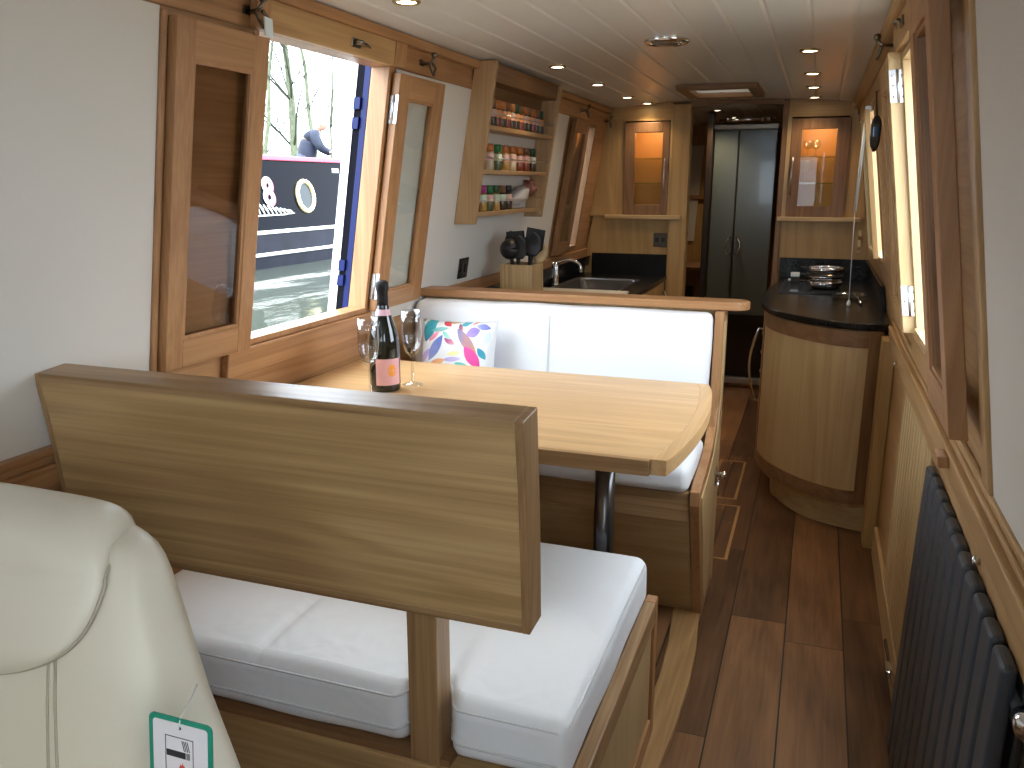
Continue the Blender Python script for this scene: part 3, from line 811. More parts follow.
curved_strip(32, 53, .135, .872, .016).build('side_panel', wood('kitchen', 'Z'), cb)
for y, z0, z1 in ((4.22, .40, .76),):
    pts = [(-.215, y, z1)] + [(-.235 - .035 * math.sin(PI * q / 10), y, z1 - (z1 - z0) * q / 10) for q in range(11)] + [(-.215, y, z0)]
    MB().tube(pts, .006, 8).build('handle', CHROME, cb)
for z in (.70, .60, .50):
    MB().lathe([(.010, 0), (.012, -.012), (.009, -.022), (.001, -.024)], (-.208, 4.45, z), n=10, axis='X').build('knob', CHROME, cb)
tag(BX(.272, .318, 3.47, 3.605, 0, .86).build('end_panel', wood('kitchen', 'Z'), bevel=.003), 'tall narrow oak end panel between the curved cabinet and the right wall', 'panel')
# hob with the stack of chrome rings, and the small things on the worktop
hb = thing('glass_hob', 'black glass hob cover set flat on the right worktop', 'hob', (-.01, 4.78, WR_))
BX(-.165, .13, 4.50, 5.06, WR_, WR_ + .010).build('cover', plain('hob_glass', (.02, .02, .022), .10), hb, bevel=.003)
for x in (-.12, .08): BX(x - .02, x + .02, 5.06, 5.075, WR_, WR_ + .016).build('hinge', STEEL, hb, bevel=.002)
zk = WR_ + .0105
for k, lab in enumerate(('bottom chrome ring dish of the stack on the hob', 'middle chrome ring dish of the stack on the hob', 'topmost chrome ring dish of the stack on the hob')):
    t = thing('ring_dish', lab, 'dish', (.055, 4.70, zk), 'stacked chrome ring dishes')
    MB().lathe([(.045, .001), (.070, .004), (.082, .020), (.086, .030), (.082, .034), (.066, .022), (.05, .010), (.001, .009)], (.055, 4.70, zk), n=32).build('dish', CHROME, t)
    MB().tube([(.055 + .084 * math.cos(a), 4.70 + .084 * math.sin(a), zk + .034) for a in [2 * PI * q / 28 for q in range(28)]], .005, 8, True).build('rim', BLACKM if k % 2 else CHROME, t)
    MB().tube([(.055 - .085, 4.70, zk + .028), (.055 - .112, 4.70, zk + .034), (.055 - .128, 4.70, zk + .034)], .006, 8).build('handle', BLACKM, t)
    zk += .036
t = thing('small_box', 'small silvery box standing on the back left of the hob', 'box', (-.10, 4.92, WR_ + .0105))
BX(-.122, -.078, 4.90, 4.94, WR_ + .0105, WR_ + .045).build('body', BLACKM, t, bevel=.003)
BX(-.124, -.076, 4.898, 4.942, WR_ + .045, WR_ + .068).build('lid', plain('pale_metal', (.6, .62, .64), .3, metal=.5), t, bevel=.004)
def crumple():
    rnd = random.Random(3); mb = MB()
    def f(u, v):
        a = 2 * PI * u; r = .055 * math.sin(PI * v) * (1 + .35 * math.sin(5 * a + 3 * v) + rnd.uniform(-.15, .15))
        return (.165 + r * 1.3 * math.cos(a), 4.36 + r * math.sin(a), WR_ + .002 + .03 * (1 - math.cos(PI * v)) * .5 * (1 + .3 * math.sin(7 * a)))
    mb.grid(f, 22, 8, False)
    return tag(mb.build('crumpled_film', PANE), 'crumpled clear plastic film lying beside the stacked dishes', 'plastic film')
crumple()
t = thing('egg_whisk', 'thin wire whisk lying on the worktop edge by the plastic film', 'whisk', (.21, 4.16, WR_))
MB().tube([(.205, 4.28, WR_ + .012), (.215, 4.16, WR_ + .009)], [.005, .007], 8).build('handle', CHROME, t)
for k in range(4):
    a = PI * k / 4
    pts = [(.205 + .016 * math.sin(PI * q / 10) * math.cos(a), 4.28 + .09 * q / 10 * 1.0, WR_ + .016 + .013 * math.sin(PI * q / 10) * math.sin(a)) for q in range(11)]
    MB().tube(pts, .0012, 6).build('wire', CHROME, t)
# galley window furniture: inner frame, blind wand, cord, dark lantern
fw = thing('window_leaf', 'pale edged hinged window leaf standing at the right galley window', 'window leaf', (.16, 4.2, 1.12))
X4 = lambda z, d: RX(z, d)
for (a, b, c, e) in ((4.02, 4.05, 1.13, 1.76), (4.42, 4.45, 1.13, 1.76), (4.05, 4.42, 1.73, 1.76), (4.05, 4.42, 1.13, 1.16)):
    mb = MB(); rb(mb, a, b, c, e, .016, .040); mb.build('frame_bar', wood('pale', 'Z'), fw, bevel=.002)
mb = MB(); rb(mb, 4.045, 4.425, 1.155, 1.735, .026, .031); mb.build('glass', PANE_S, fw)
bw = thing('blind_wand', 'white blind wand hanging with its cord at the right galley window', 'blind cord', (.155, 4.1, 1.78))
MB().tube([(.158, 4.1, 1.755), (.148, 4.1, 1.33)], .0065, 8).build('wand', WHT, bw)
MB().tube([(.148, 4.1, 1.33), (.152, 4.1, 1.15), (.158, 4.1, .935)], .0018, 6).build('cord', SEAMW, bw)
MB().lathe([(.006, 0), (.010, .008), (.006, .022), (.002, .028)], (.158, 4.1, .907), n=10).build('toggle', WHT, bw)
BX(.150, .178, 4.08, 4.12, 1.75, 1.78).build('bracket', STEEL, bw, bevel=.003)
ln = thing('hanging_lantern', 'black faceted hanging lantern beside the blind wand near the hob', 'lantern', (.176, 3.58, 1.70))
MB().tube([(.165, 3.58, 1.79), (.176, 3.58, 1.70)], .003, 6).build('hook', BLACKM, ln)
MB().lathe([(.008, .0), (.015, -.015), (.019, -.03), (.019, -.085), (.015, -.11), (.005, -.13)], (.176, 3.58, 1.70), n=6, smooth=False).build('body', BLACKM, ln)
MB().lathe([(.0195, -.04), (.0195, -.075)], (.176, 3.58, 1.70), n=6, cap=False).build('pane', plain('blue_glass', (.03, .07, .14), .1), ln)
t = thing('cabinet_latch', 'small brass latch on the splayed panel right of the hob wall', 'latch', (.235, YF - .004, 1.13))
BX(.222, .240, YF - .010, YF - .003, 1.06, 1.19).build('plate', BRASS, t, bevel=.002)
MB().lathe([(.008, 0), (.008, -.02), (.012, -.026), (.001, -.034)], (.231, YF - .008, 1.15), n=10, axis='Y').build('knob', BRASS, t)
MB().lathe([(.006, 0), (.006, -.018), (.009, -.022), (.001, -.028)], (.231, YF - .008, 1.09), n=10, axis='Y').build('knob', BRASS, t)

# ------------------------------------------------------------------ soft shapes
from mathutils import noise as mnoise
def soft_box(mb, x0, x1, y0, y1, z0, z1, r, top=0.0, nx=30, ny=20, nz=6, warp=0.0, seed=0, fn=None, side=0.0):
    cx, cy, cz = (x0 + x1) / 2, (y0 + y1) / 2, (z0 + z1) / 2
    hx, hy, hz = (x1 - x0) / 2, (y1 - y0) / 2, (z1 - z0) / 2
    idx = {}; vs = []; fs = []
    def knots(h, n):       # samples, denser near the rounded rim
        k = [-1 + 2 * i / n for i in range(n + 1)]
        q = r / h
        return sorted(set([round(t, 5) for t in k] + [round(s * (1 - q * f), 5) for s in (-1, 1) for f in (.3, .65, 1.0) if q * f < 1]))
    K = (knots(hx, nx), knots(hy, ny), knots(hz, nz))
    def vert(a, b, c):
        key = (a, b, c)
        if key in idx: return idx[key]
        p = Vector((K[0][a] * hx, K[1][b] * hy, K[2][c] * hz))
        inner = Vector((max(-hx + r, min(hx - r, p.x)), max(-hy + r, min(hy - r, p.y)), max(-hz + r, min(hz - r, p.z))))
        d = p - inner
        if d.length > 1e-9: p = inner + d.normalized() * r
        u, v, w = K[0][a], K[1][b], K[2][c]
        if top and w > 0: p.z += top * w * (1 - abs(u) ** 4) * (1 - abs(v) ** 4)
        if side: p.y += side * v * (1 - u ** 4) * (1 - w ** 4)
        if warp:
            q = p * 6 + Vector((seed, seed * 2, 0)); p += Vector((mnoise.noise(q), mnoise.noise(q + Vector((9, 0, 0))), mnoise.noise(q + Vector((0, 9, 0))))) * warp
        p += Vector((cx, cy, cz))
        if fn: p = fn(p)
        idx[key] = len(vs); vs.append(p); return idx[key]
    A, B, C_ = len(K[0]) - 1, len(K[1]) - 1, len(K[2]) - 1
    for a in range(A):
        for b in range(B):
            fs.append((vert(a, b, 0), vert(a, b + 1, 0), vert(a + 1, b + 1, 0), vert(a + 1, b, 0)))
            fs.append((vert(a, b, C_), vert(a + 1, b, C_), vert(a + 1, b + 1, C_), vert(a, b + 1, C_)))
    for a in range(A):
        for c in range(C_):
            fs.append((vert(a, 0, c), vert(a + 1, 0, c), vert(a + 1, 0, c + 1), vert(a, 0, c + 1)))
            fs.append((vert(a, B, c), vert(a, B, c + 1), vert(a + 1, B, c + 1), vert(a + 1, B, c)))
    for b in range(B):
        for c in range(C_):
            fs.append((vert(0, b, c), vert(0, b, c + 1), vert(0, b + 1, c + 1), vert(0, b + 1, c)))
            fs.append((vert(A, b, c), vert(A, b + 1, c), vert(A, b + 1, c + 1), vert(A, b, c + 1)))
    return mb.add(vs, fs, True)

# ------------------------------------------------------------------ near dinette bench (seen from behind)
PX0, PX1, PY0, PY1 = -.650, -.590, 1.232, 1.292
b1 = thing('dinette_bench', 'near oak dinette bench with a tall wooden backboard, its back towards us', 'bench', (-.88, 1.6, 0))
XB = -.310
prof = [(1.200, .713), (1.190, .84), (1.178, .97), (1.160, 1.096), (1.232, 1.102), (1.247, .96), (1.256, .84), (1.262, .716)]
x0, x1 = -1.400, -.401
bk = MB().prism([(1.2005, .727), (1.1915, .84), (1.1795, .97), (1.1635, 1.082), (1.231, 1.084), (1.245, .96), (1.254, .84), (1.2585, .728)], 'X', x0 + .012, x1 - .014).build('backboard', wood('panel', 'X'), b1)
MB().prism(prof, 'X', x1 - .015, x1).build('edging', wood('edge', 'Z'), bk, bevel=.002)
MB().prism(prof, 'X', x0, x0 + .013).build('edging', wood('edge', 'Z'), bk, bevel=.002)
MB().prism([(1.1625, 1.081), (1.1605, 1.0965), (1.232, 1.1025), (1.2345, 1.083)], 'X', x0 + .0125, x1 - .0145).build('edging', wood('edge', 'X'), bk, bevel=.002)
MB().prism([(1.2005, .713), (1.199, .729), (1.260, .729), (1.2615, .715)], 'X', x0 + .0125, x1 - .0145).build('edging', wood('edge', 'X'), bk, bevel=.002)
BX(PX0, PX1, PY0, PY1, .385, .73).build('post', wood('edge', 'Z'), b1, bevel=.003)
BX(-1.40, PX1 + .02, PY0 + .002, PY1, .385, .40).build('post_block', wood('dark', 'X'), b1)
BX(-1.41, XB - .03, 1.225, 1.95, .03, .385).build('seat_box', wood('panel', 'X'), b1, bevel=.002)
BX(-1.31, -1.25, PY0, PY1, .385, .73).build('post', wood('edge', 'Z'), b1, bevel=.003)
for nm, a, b, c, e, ax, w in (('stile', 1.215, 1.262, .03, .425, 'Z', 'frame'), ('stile', 1.925, 1.965, .03, .425, 'Z', 'frame'), ('top_rail', 1.262, 1.925, .365, .425, 'Y', 'edge'), ('bottom_rail', 1.262, 1.925, .03, .09, 'Y', 'frame')):
    BX(XB - .03, XB, a, b, c, e).build(nm, wood(w, ax), b1, bevel=.004)
BX(XB - .026, XB - .008, 1.262, 1.925, .09, .365).build('side_panel', wood('pale', 'Z'), b1)
c1 = thing('seat_cushion', 'white box seat cushion on the near bench, notched around the wooden post', 'cushion', (-.88, 1.6, .40))
def notch(p):
    k = math.exp(-((p.x - (PX0 + PX1) / 2) / .045) ** 4)
    front = max(0, min(1, (1.60 - p.y) / .36))
    p.y += k * front * .075
    p.z -= .018 * math.exp(-((p.x + .62) / .03) ** 2) * max(0, min(1, (1.55 - p.y) / .2)) * (1 if p.z > .48 else 0)
    g = math.exp(-((p.x + 1.0) / .012) ** 2)
    if p.z > .5: p.z -= .006 * g
    return p
mb = MB(); soft_box(mb, -1.425, XB - .030, 1.236, 1.975, .402, .526, .030, top=.016, nx=90, ny=24, nz=8, warp=.004, fn=notch)
mb.build('cover', FABRIC, c1)
pts = []
for i in range(81):
    x = -1.40 + (XB - .05 + 1.40) * i / 80
    p = notch(Vector((x, 1.2345, .440))); pts.append((p.x, p.y - .0005, .440))
MB().tube(pts, .003, 6).build('piping', SEAMW, c1)
pts = [(-1.40 + (XB - .05 + 1.40) * i / 80, notch(Vector((-1.40 + (XB - .05 + 1.40) * i / 80, 1.2375, .5065))).y, .5080) for i in range(81)]
MB().tube(pts, .0022, 6).build('piping', SEAMW, c1)
MB().tube([(XB - .0345, 1.255 + .69 * i / 20, .5135) for i in range(21)], .0022, 6).build('piping', SEAMW, c1)

# ------------------------------------------------------------------ far dinette bench and galley divider
XE = -.268
b2 = thing('dinette_bench', 'far oak dinette bench facing us, with a stepped end panel and small latch', 'bench', (-.85, 2.65, 0))
armp = [(2.64, .03), (2.42, .50), (2.42, .545), (2.47, .555), (2.60, .572), (2.72, .60), (2.785, .65), (2.815, .72), (2.83, .83), (2.838, 1.035), (2.895, 1.035), (2.895, .03)]
armi = [(2.67, .07), (2.46, .50), (2.46, .515), (2.60, .532), (2.74, .565), (2.82, .63), (2.855, .72), (2.862, 1.0), (2.893, 1.0), (2.893, .07)]
MB().prism(armp, 'X', XE - .034, XE - .004).build('end_panel', wood('frame', 'Z'), b2, bevel=.003)
MB().prism(armi, 'X', XE - .006, XE).build('inset_panel', wood('pale', 'Z'), b2, bevel=.002)
BX(-1.42, XE - .036, 2.43, 2.455, .44, .535).build('front_rail', wood('edge', 'X'), b2, bevel=.003)
MB().prism([(2.655, .03), (2.68, .03), (2.47, .44), (2.445, .44)], 'X', -1.42, XE - .036).build('front_panel', wood('pale', 'X'), b2)
BX(-1.42, XE - .036, 2.47, 2.895, .40, .425).build('seat_board', wood('panel', 'X'), b2)
lt = MB(); lt.box(XE, XE + .006, 2.78, 2.82, .44, .50); o = lt.build('latch', CHROME, b2, bevel=.002)
MB().lathe([(.009, 0), (.009, .020), (.013, .024), (.013, .032), (.001, .034)], (XE + .004, 2.80, .48), n=14, axis='X').build('latch_knob', CHROME, o)
MB().tube([(XE + .012, 2.795, .455), (XE + .014, 2.79, .43), (XE + .014, 2.80, .405), (XE + .012, 2.81, .43), (XE + .012, 2.805, .455)], .003, 6).build('latch_ring', CHROME, o)
c2 = thing('seat_cushion', 'white seat cushion on the far bench under the table edge', 'cushion', (-.85, 2.6, .43))
mb = MB(); soft_box(mb, -1.42, XE - .037, 2.405, 2.755, .536, .625, .030, top=.006, nx=50, ny=16, nz=6, warp=.004, seed=3)
mb.build('cover', FABRIC, c2)
c3 = thing('back_cushion', 'long white back cushion leaning on the galley divider behind the table', 'cushion', (-.85, 2.8, .62))
def lean(p):
    p.y += .10 * (p.z - .62)
    if p.x > -.42: p.y += 0
    g = math.exp(-((p.x + .865) / .010) ** 2)
    p.y += .006 * g
    p.y += .006 * mnoise.noise(Vector((p.x * 9, 0, p.z * 2.2)))
    return p
mb = MB(); soft_box(mb, -1.40, XE - .040, 2.755, 2.845, .630, 1.030, .028, nx=90, ny=6, nz=20, warp=.003, seed=5, fn=lean, side=.010)
mb.build('cover', FABRIC, c3)
MB().tube([(-.865, 2.7535 + .10 * (z - .62) - .004, z) for z in [.66 + .34 * k / 12 for k in range(13)]], .0025, 6).build('seam', SEAMW, c3)
dv = thing('bench_divider', 'oak divider behind the far bench, capped by a rail with a rounded end', 'divider', (-.8, 2.92, 0))
BX(-1.43, XE - .002, 2.897, 2.945, .03, 1.036).build('panel', wood('pale', 'Z'), dv)
cap = [(-1.412, 2.855), (-.245, 2.855)] + [(-.245 + .050 * math.cos(a), 2.905 + .050 * math.sin(a)) for a in [-PI / 2 + PI * k / 12 for k in range(1, 12)]] + [(-.245, 2.955), (-1.412, 2.955)]
MB().prism(cap, 'Z', 1.037, 1.066).build('cap_rail', wood('frame', 'X'), dv, bevel=.005)
# floral scatter cushion
def leaf_fabric():
    m, n, b = new_mat('watercolour_leaf_print')
    b.inputs['Roughness'].default_value = .7
    tc = n.nodes.new('ShaderNodeTexCoord')
    nz = n.nodes.new('ShaderNodeTexNoise'); nz.inputs['Scale'].default_value = 9; n.links.new(tc.outputs['Generated'], nz.inputs[0])
    col = None
    base = (.78, .80, .82, 1)
    def M(op, a, b2=None):
        k = n.nodes.new('ShaderNodeMath'); k.operation = op
        for i, v in enumerate((a, b2)):
            if v is None: continue
            if isinstance(v, (int, float)): k.inputs[i].default_value = v
            else: n.links.new(v, k.inputs[i])
        return k.outputs[0]
    prev = None
    # x, z, angle, length, width, colour root, colour tip
    L = [(.15, .78, 80, .42, .22, (.03, .22, .34), (.05, .45, .52)), (.30, .76, 8, .30, .07, (.10, .45, .45), (.35, .62, .60)),
         (.37, .90, -28, .20, .08, (.62, .03, .08), (.75, .10, .12)), (.24, .62, 42, .24, .07, (.75, .18, .30), (.85, .45, .55)),
         (.27, .38, 62, .44, .15, (.30, .34, .62), (.10, .16, .52)), (.67, .52, -48, .52, .15, (.10, .26, .60), (.80, .28, .04)),
         (.62, .92, 40, .16, .12, (.05, .35, .50), (.12, .50, .60)), (.85, .84, -8, .22, .09, (.35, .40, .75), (.12, .14, .50)),
         (.74, .72, 20, .22, .15, (.42, .30, .70), (.25, .20, .58)), (.45, .52, -25, .20, .08, (.45, .05, .20), (.75, .40, .55)),
         (.75, .22, -50, .40, .17, (.85, .10, .40), (.70, .05, .30)), (.86, .30, -55, .20, .09, (.03, .28, .42), (.05, .35, .48)),
         (.52, .28, 8, .24, .06, (.85, .78, .30), (.90, .85, .45)), (.50, .16, 5, .30, .07, (.45, .40, .72), (.65, .55, .80)),
         (.45, .95, 6, .20, .08, (.55, .30, .05), (.65, .40, .10)), (.40, .64, -40, .18, .06, (.20, .60, .50), (.40, .75, .70)),
         (.74, .96, 60, .16, .06, (.70, .20, .15), (.80, .40, .35)), (.12, .20, 50, .3, .1, (.7, .5, .7), (.5, .4, .75)), (.9, .6, 70, .24, .08, (.75, .82, .85), (.55, .75, .75)), (.57, .80, -60, .16, .06, (.30, .06, .10), (.5, .25, .35)),
         (.3, .08, 20, .3, .1, (.8, .3, .2), (.85, .5, .2)), (.65, .02, -20, .3, .1, (.1, .5, .5), (.2, .6, .5))]
    for (cx, cz, ang, ln_, wd, ca, cb_) in L:
        cz = .42 + .58 * cz; ln_ *= .80; wd *= .82
        mp = n.nodes.new('ShaderNodeMapping'); mp.vector_type = 'TEXTURE'
        mp.inputs['Location'].default_value = (cx, 0, cz)
        mp.inputs['Rotation'].default_value = (0, -math.radians(ang), 0)
        mp.inputs['Scale'].default_value = (ln_ / 2, 1, wd / 2)
        n.links.new(tc.outputs['Generated'], mp.inputs[0])
        sp = n.nodes.new('ShaderNodeSeparateXYZ'); n.links.new(mp.outputs[0], sp.inputs[0])
        lim = M('SUBTRACT', 1.0, M('MULTIPLY', sp.outputs[0], sp.outputs[0]))
        mask = M('LESS_THAN', M('ABSOLUTE', sp.outputs[2]), lim)
        fac = M('ADD', M('MULTIPLY', sp.outputs[0], .5), nz.outputs[0])
        mx = n.nodes.new('ShaderNodeMix'); mx.data_type = 'RGBA'
        n.links.new(fac, mx.inputs[0]); mx.inputs[6].default_value = (*ca, 1); mx.inputs[7].default_value = (*cb_, 1)
        m2 = n.nodes.new('ShaderNodeMix'); m2.data_type = 'RGBA'
        n.links.new(mask, m2.inputs[0])
        if prev is None: m2.inputs[6].default_value = base
        else: n.links.new(prev, m2.inputs[6])
        n.links.new(mx.outputs[2], m2.inputs[7]); prev = m2.outputs[2]
    n.links.new(prev, b.inputs['Base Color'])
    return m
def scatter_cushion():
    mb = MB(); W = .15; N = 22
    def f(sgn):
        def g(u, v):
            a, c = 2 * u - 1, 2 * v - 1
            pin = 1 - .07 * (1 - abs(a) ** 2) * abs(c) ** 3 - .0
            pin2 = 1 - .07 * (1 - abs(c) ** 2) * abs(a) ** 3
            th = .050 * ((1 - a ** 4) * (1 - c ** 4)) ** .6
            return (a * W * pin2, sgn * th, c * W * pin)
        return g
    mb.grid(f(-1), N, N); mb.grid(f(1), N, N)
    o = mb.build('scatter_cushion', leaf_fabric())
    bm = bmesh.new(); bm.from_mesh(o.data); bmesh.ops.remove_doubles(bm, verts=bm.verts, dist=.0005); bmesh.ops.recalc_face_normals(bm, faces=bm.faces); bm.to_mesh(o.data); bm.free()
    for p in o.data.polygons: p.use_smooth = True
    o.location = (-1.17, 2.672, .836); o.rotation_euler = (math.radians(-15), math.radians(-2), math.radians(-3))
    tag(o, 'scatter cushion printed with bright watercolour leaves in the window corner of the far bench', 'cushion')
scatter_cushion()

# ------------------------------------------------------------------ dinette table
tb = thing('dinette_table', 'oak dinette table with a curved aisle edge between the two benches', 'table', (-.8, 2.1, 0))
ZT = .87
right = [(-.268, 1.722), (-.252, 1.80), (-.236, 1.95), (-.230, 2.10), (-.236, 2.25), (-.252, 2.40), (-.272, 2.475)]
right = smooth_curve(right, 4)
mb = MB().prism([(-1.432, 1.722)] + [(x - .034, y) for x, y in right] + [(-1.432, 2.475)], 'Z', ZT - .036, ZT)
mb.build('tabletop', wood('table', 'X'), tb, bevel=.0015)
MB().prism([(x - .034, y) for x, y in right] + right[::-1], 'Z', ZT - .036, ZT).build('edge_band', wood('table', 'Y'), tb, bevel=.0015)
BX(-1.432, -.303, 1.709, 1.7225, ZT - .036, ZT - .0005).build('edge_band', wood('edge', 'X'), tb, bevel=.0015)
MB().lathe([(.0275, .034), (.0275, ZT - .050)], (-.49, 2.10, 0), n=24).build('leg', plain('gunmetal', (.12, .12, .125), .22, metal=.9), tb)
MB().lathe([(.065, .0305), (.065, .036), (.03, .042)], (-.49, 2.10, 0), n=24).build('foot_plate', STEEL, tb)
MB().lathe([(.055, ZT - .052), (.055, ZT - .0365)], (-.49, 2.10, 0), n=24).build('top_plate', STEEL, tb)
# champagne bottle
bo = thing('champagne_bottle', 'dark champagne bottle with pink label standing on the table', 'bottle', (-1.143, 2.088, ZT))
B0 = (-1.143, 2.088, ZT)
prof = [(.020, .010), (.040, .001), (.0435, .006), (.0440, .02), (.0440, .125), (.0425, .150), (.036, .180), (.0265, .208), (.0185, .232), (.0155, .250), (.0145, .285), (.0165, .288), (.0165, .296), (.0145, .300), (.0145, .306), (.004, .307)]
bd = MB().lathe(prof, B0, 40).build('bottle_body', plain('dark_green_glass', (.006, .010, .007), .06, coat=.5), bo)
MB().lathe([(.0162, .238), (.0158, .262), (.0160, .284), (.0180, .290), (.0182, .304), (.0165, .312), (.010, .316), (.001, .317)], B0, 28).build('foil', plain('black_foil', (.008, .008, .009), .5, spec=.25, bump=.3, nscale=120), bo)
MB().lathe([(.0235, .219), (.0212, .226), (.0185, .236)], B0, 32, cap=False).build('neck_label', plain('pale_pink_paper', (.62, .40, .46), .5), bo)
def patch(r, a0, a1, z0, z1, n=16, c=B0):
    mb = MB()
    mb.grid(lambda u, v: (c[0] + r * math.cos(a0 + (a1 - a0) * u), c[1] + r * math.sin(a0 + (a1 - a0) * u), c[2] + z0 + (z1 - z0) * v), n, 1); return mb
AM = math.radians(-52)
lab = patch(.0444, AM - .78, AM + .95, .022, .098).build('label', plain('pink_paper', (.78, .42, .42), .5), bo)
mb = MB()
c0 = AM + .28
def P3(a, z): return (B0[0] + .0447 * math.cos(a), B0[1] + .0447 * math.sin(a), B0[2] + z)
star = []
for k in range(20):
    t = 2 * PI * k / 20; rr_ = 1.0 if k % 2 else .80
    star.append(P3(c0 + .30 * rr_ * math.cos(t), .064 + .020 * rr_ * math.sin(t)))
mb.add(star + [P3(c0, .064)], [(i, (i + 1) % 20, 20) for i in range(20)])
mb.build('label_crest', plain('orange_print', (.85, .33, .03), .5), lab)
FLUTE = pane_mat('thin_flute_glass', (.94, .95, .96), 3.0)
def flute(loc, label):
    t = thing('champagne_flute', label, 'glass', loc, 'champagne flutes on the table')
    prof = [(.031, .0), (.032, .002), (.010, .006), (.0045, .012), (.004, .075), (.006, .086), (.018, .098), (.027, .125), (.0305, .155), (.0295, .190), (.0270, .222),
            (.0260, .222), (.0285, .190), (.0295, .155), (.0258, .126), (.016, .102), (.001, .096)]
    MB().lathe(prof, loc, 36).build('bowl', FLUTE, t)
flute((-1.142, 1.998, ZT), 'clear champagne flute nearest us, left of the dark bottle')
flute((-1.098, 2.172, ZT), 'clear champagne flute just right of the dark bottle')

# ------------------------------------------------------------------ spice rack
SY0, SY1 = 3.09, 3.96
rk = thing('spice_rack', 'open oak spice rack with three shelves on the left white wall', 'rack', (LX(1.6), 3.5, 1.31))
for y in (SY0, SY1 - .022):
    mb = MB(); lb(mb, y, y + .022, 1.295, 1.900, .007, .096); mb.build('side_panel', wood('rack', 'Z'), rk, bevel=.002)
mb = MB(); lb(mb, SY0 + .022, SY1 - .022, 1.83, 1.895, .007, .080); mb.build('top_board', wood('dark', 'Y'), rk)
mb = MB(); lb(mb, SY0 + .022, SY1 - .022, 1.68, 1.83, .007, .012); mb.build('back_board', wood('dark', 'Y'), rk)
SH = (1.672, 1.505, 1.340)
def shelf_x(z, d): return LX(z, d)
for z in SH:
    x = LX(z)
    mb = MB(); lb(mb, SY0 + .0225, SY1 - .0225, z - .018, z, .007, .088); mb.build('shelf', wood('rack', 'Y'), rk, bevel=.002)
    MB().tube([(LX(z + .045, .086), SY0 + .02, z + .045), (LX(z + .045, .086), SY1 - .02, z + .045)], .0025, 6).build('guard_rail', STEEL, rk)
LIDS = {'green': (.015, .16, .045), 'orange': (.46, .15, .035), 'dark green': (.02, .07, .03), 'magenta': (.36, .03, .20), 'black': (.015, .015, .017), 'brown': (.20, .09, .035)}
for k, c in LIDS.items(): plain('lid_' + k.replace(' ', '_'), c, .35)
PAPER = [plain('jar_paper_pale', (.66, .62, .55), .5), plain('jar_paper_pink', (.66, .42, .36), .5), plain('jar_paper_orange', (.68, .33, .14), .5), plain('jar_paper_mint', (.55, .66, .50), .5)]
FILL = [plain('spice_dark', (.05, .032, .018), .25), plain('spice_red', (.20, .045, .02), .25), plain('spice_ochre', (.38, .22, .06), .25), plain('spice_green', (.08, .10, .04), .25), plain('spice_cream', (.5, .42, .28), .25)]
def jar(loc, lid, paper, fill, label, group, h=.104, r=.0205):
    t = thing('spice_jar', label, 'jar', loc, group)
    MB().lathe([(r * .9, 0), (r, .003), (r, h * .66), (r * .80, h * .70)], loc, 16).build('glass_body', FILL[fill], t)
    MB().lathe([(r + .0006, h * .36), (r + .0006, h * .635)], loc, 16, cap=False).build('paper_label', PAPER[paper], t)
    MB().lathe([(r * .93, h * .70), (r * .95, h * .98), (r * .85, h), (.001, h)], loc, 16).build('lid', MATS['lid_' + lid.replace(' ', '_')], t)
ORD = 'first second third fourth fifth sixth seventh eighth ninth tenth eleventh twelfth thirteenth'.split()
rows = [('top', 0, .0555, ['green', 'brown', 'orange', 'orange', 'brown', 'orange', 'dark green', 'brown', 'orange', 'brown', 'orange', 'brown', 'dark green'], [3, 1, 2, 2, 2, 1, 2, 2, 1, 2, 1, 1, 2], [0, 0, 1, 0, 1, 0, 0, 1, 0, 0, 1, 0, 0]),
        ('middle', 1, .091, ['green', 'orange', 'green', 'orange', 'orange', 'orange', 'brown', 'dark green'], [0, 1, 3, 1, 1, 1, 1, 0], [2, 4, 3, 2, 4, 1, 1, 0]),
        ('bottom', 2, .076, ['magenta', 'magenta', 'green', 'dark green', 'brown', 'black'], [1, 3, 1, 3, 3, 1], [1, 2, 3, 2, 0, 0])]
for nm, si, pitch, lids, papers, fills in rows:
    z = SH[si] + .0005
    for k, ld in enumerate(lids):
        y = SY0 + .100 + pitch * k
        jar((LX(z, .050), y, z), ld, papers[k], fills[k], '%s-lidded spice jar, %s from the window end on the rack\'s %s shelf' % (ld, ORD[k], nm), 'spice jars on the %s shelf' % nm, r=.0205 if pitch > .07 else .0195)
# packet lying at the far end of the bottom shelf
def packet():
    z = SH[2] + .0005; t = thing('food_packet', 'crumpled pale food packet leaning at the far end of the bottom spice shelf', 'packet', (LX(z, .05), 3.75, z))
    rings = []
    for k in range(13):
        v = k / 12
        r = .012 + .026 * math.sin(PI * min(1, v * 1.1)) ** .8 if v < .85 else .022 + .02 * (v - .85) / .15
        cy = 3.62 + .22 * v; cz = z + .030 + .065 * v
        ring_ = []
        for i in range(16):
            a = 2 * PI * i / 16; q = r * (1 + .18 * math.sin(5 * a + 9 * v))
            ring_.append((LX(cz, .048) + q * .8 * math.cos(a), cy - q * .3 * math.sin(a), cz + q * math.sin(a) * .9))
        rings.append(ring_)
    mb = MB(); mb.loft(rings[:9]); mb.build('film', plain('pale_film', (.55, .52, .50), .3), t)
    mb = MB(); mb.loft(rings[8:]); mb.build('contents', plain('patterned_wrap', (.35, .14, .10), .4, noise=.6, nscale=60), t)
packet()

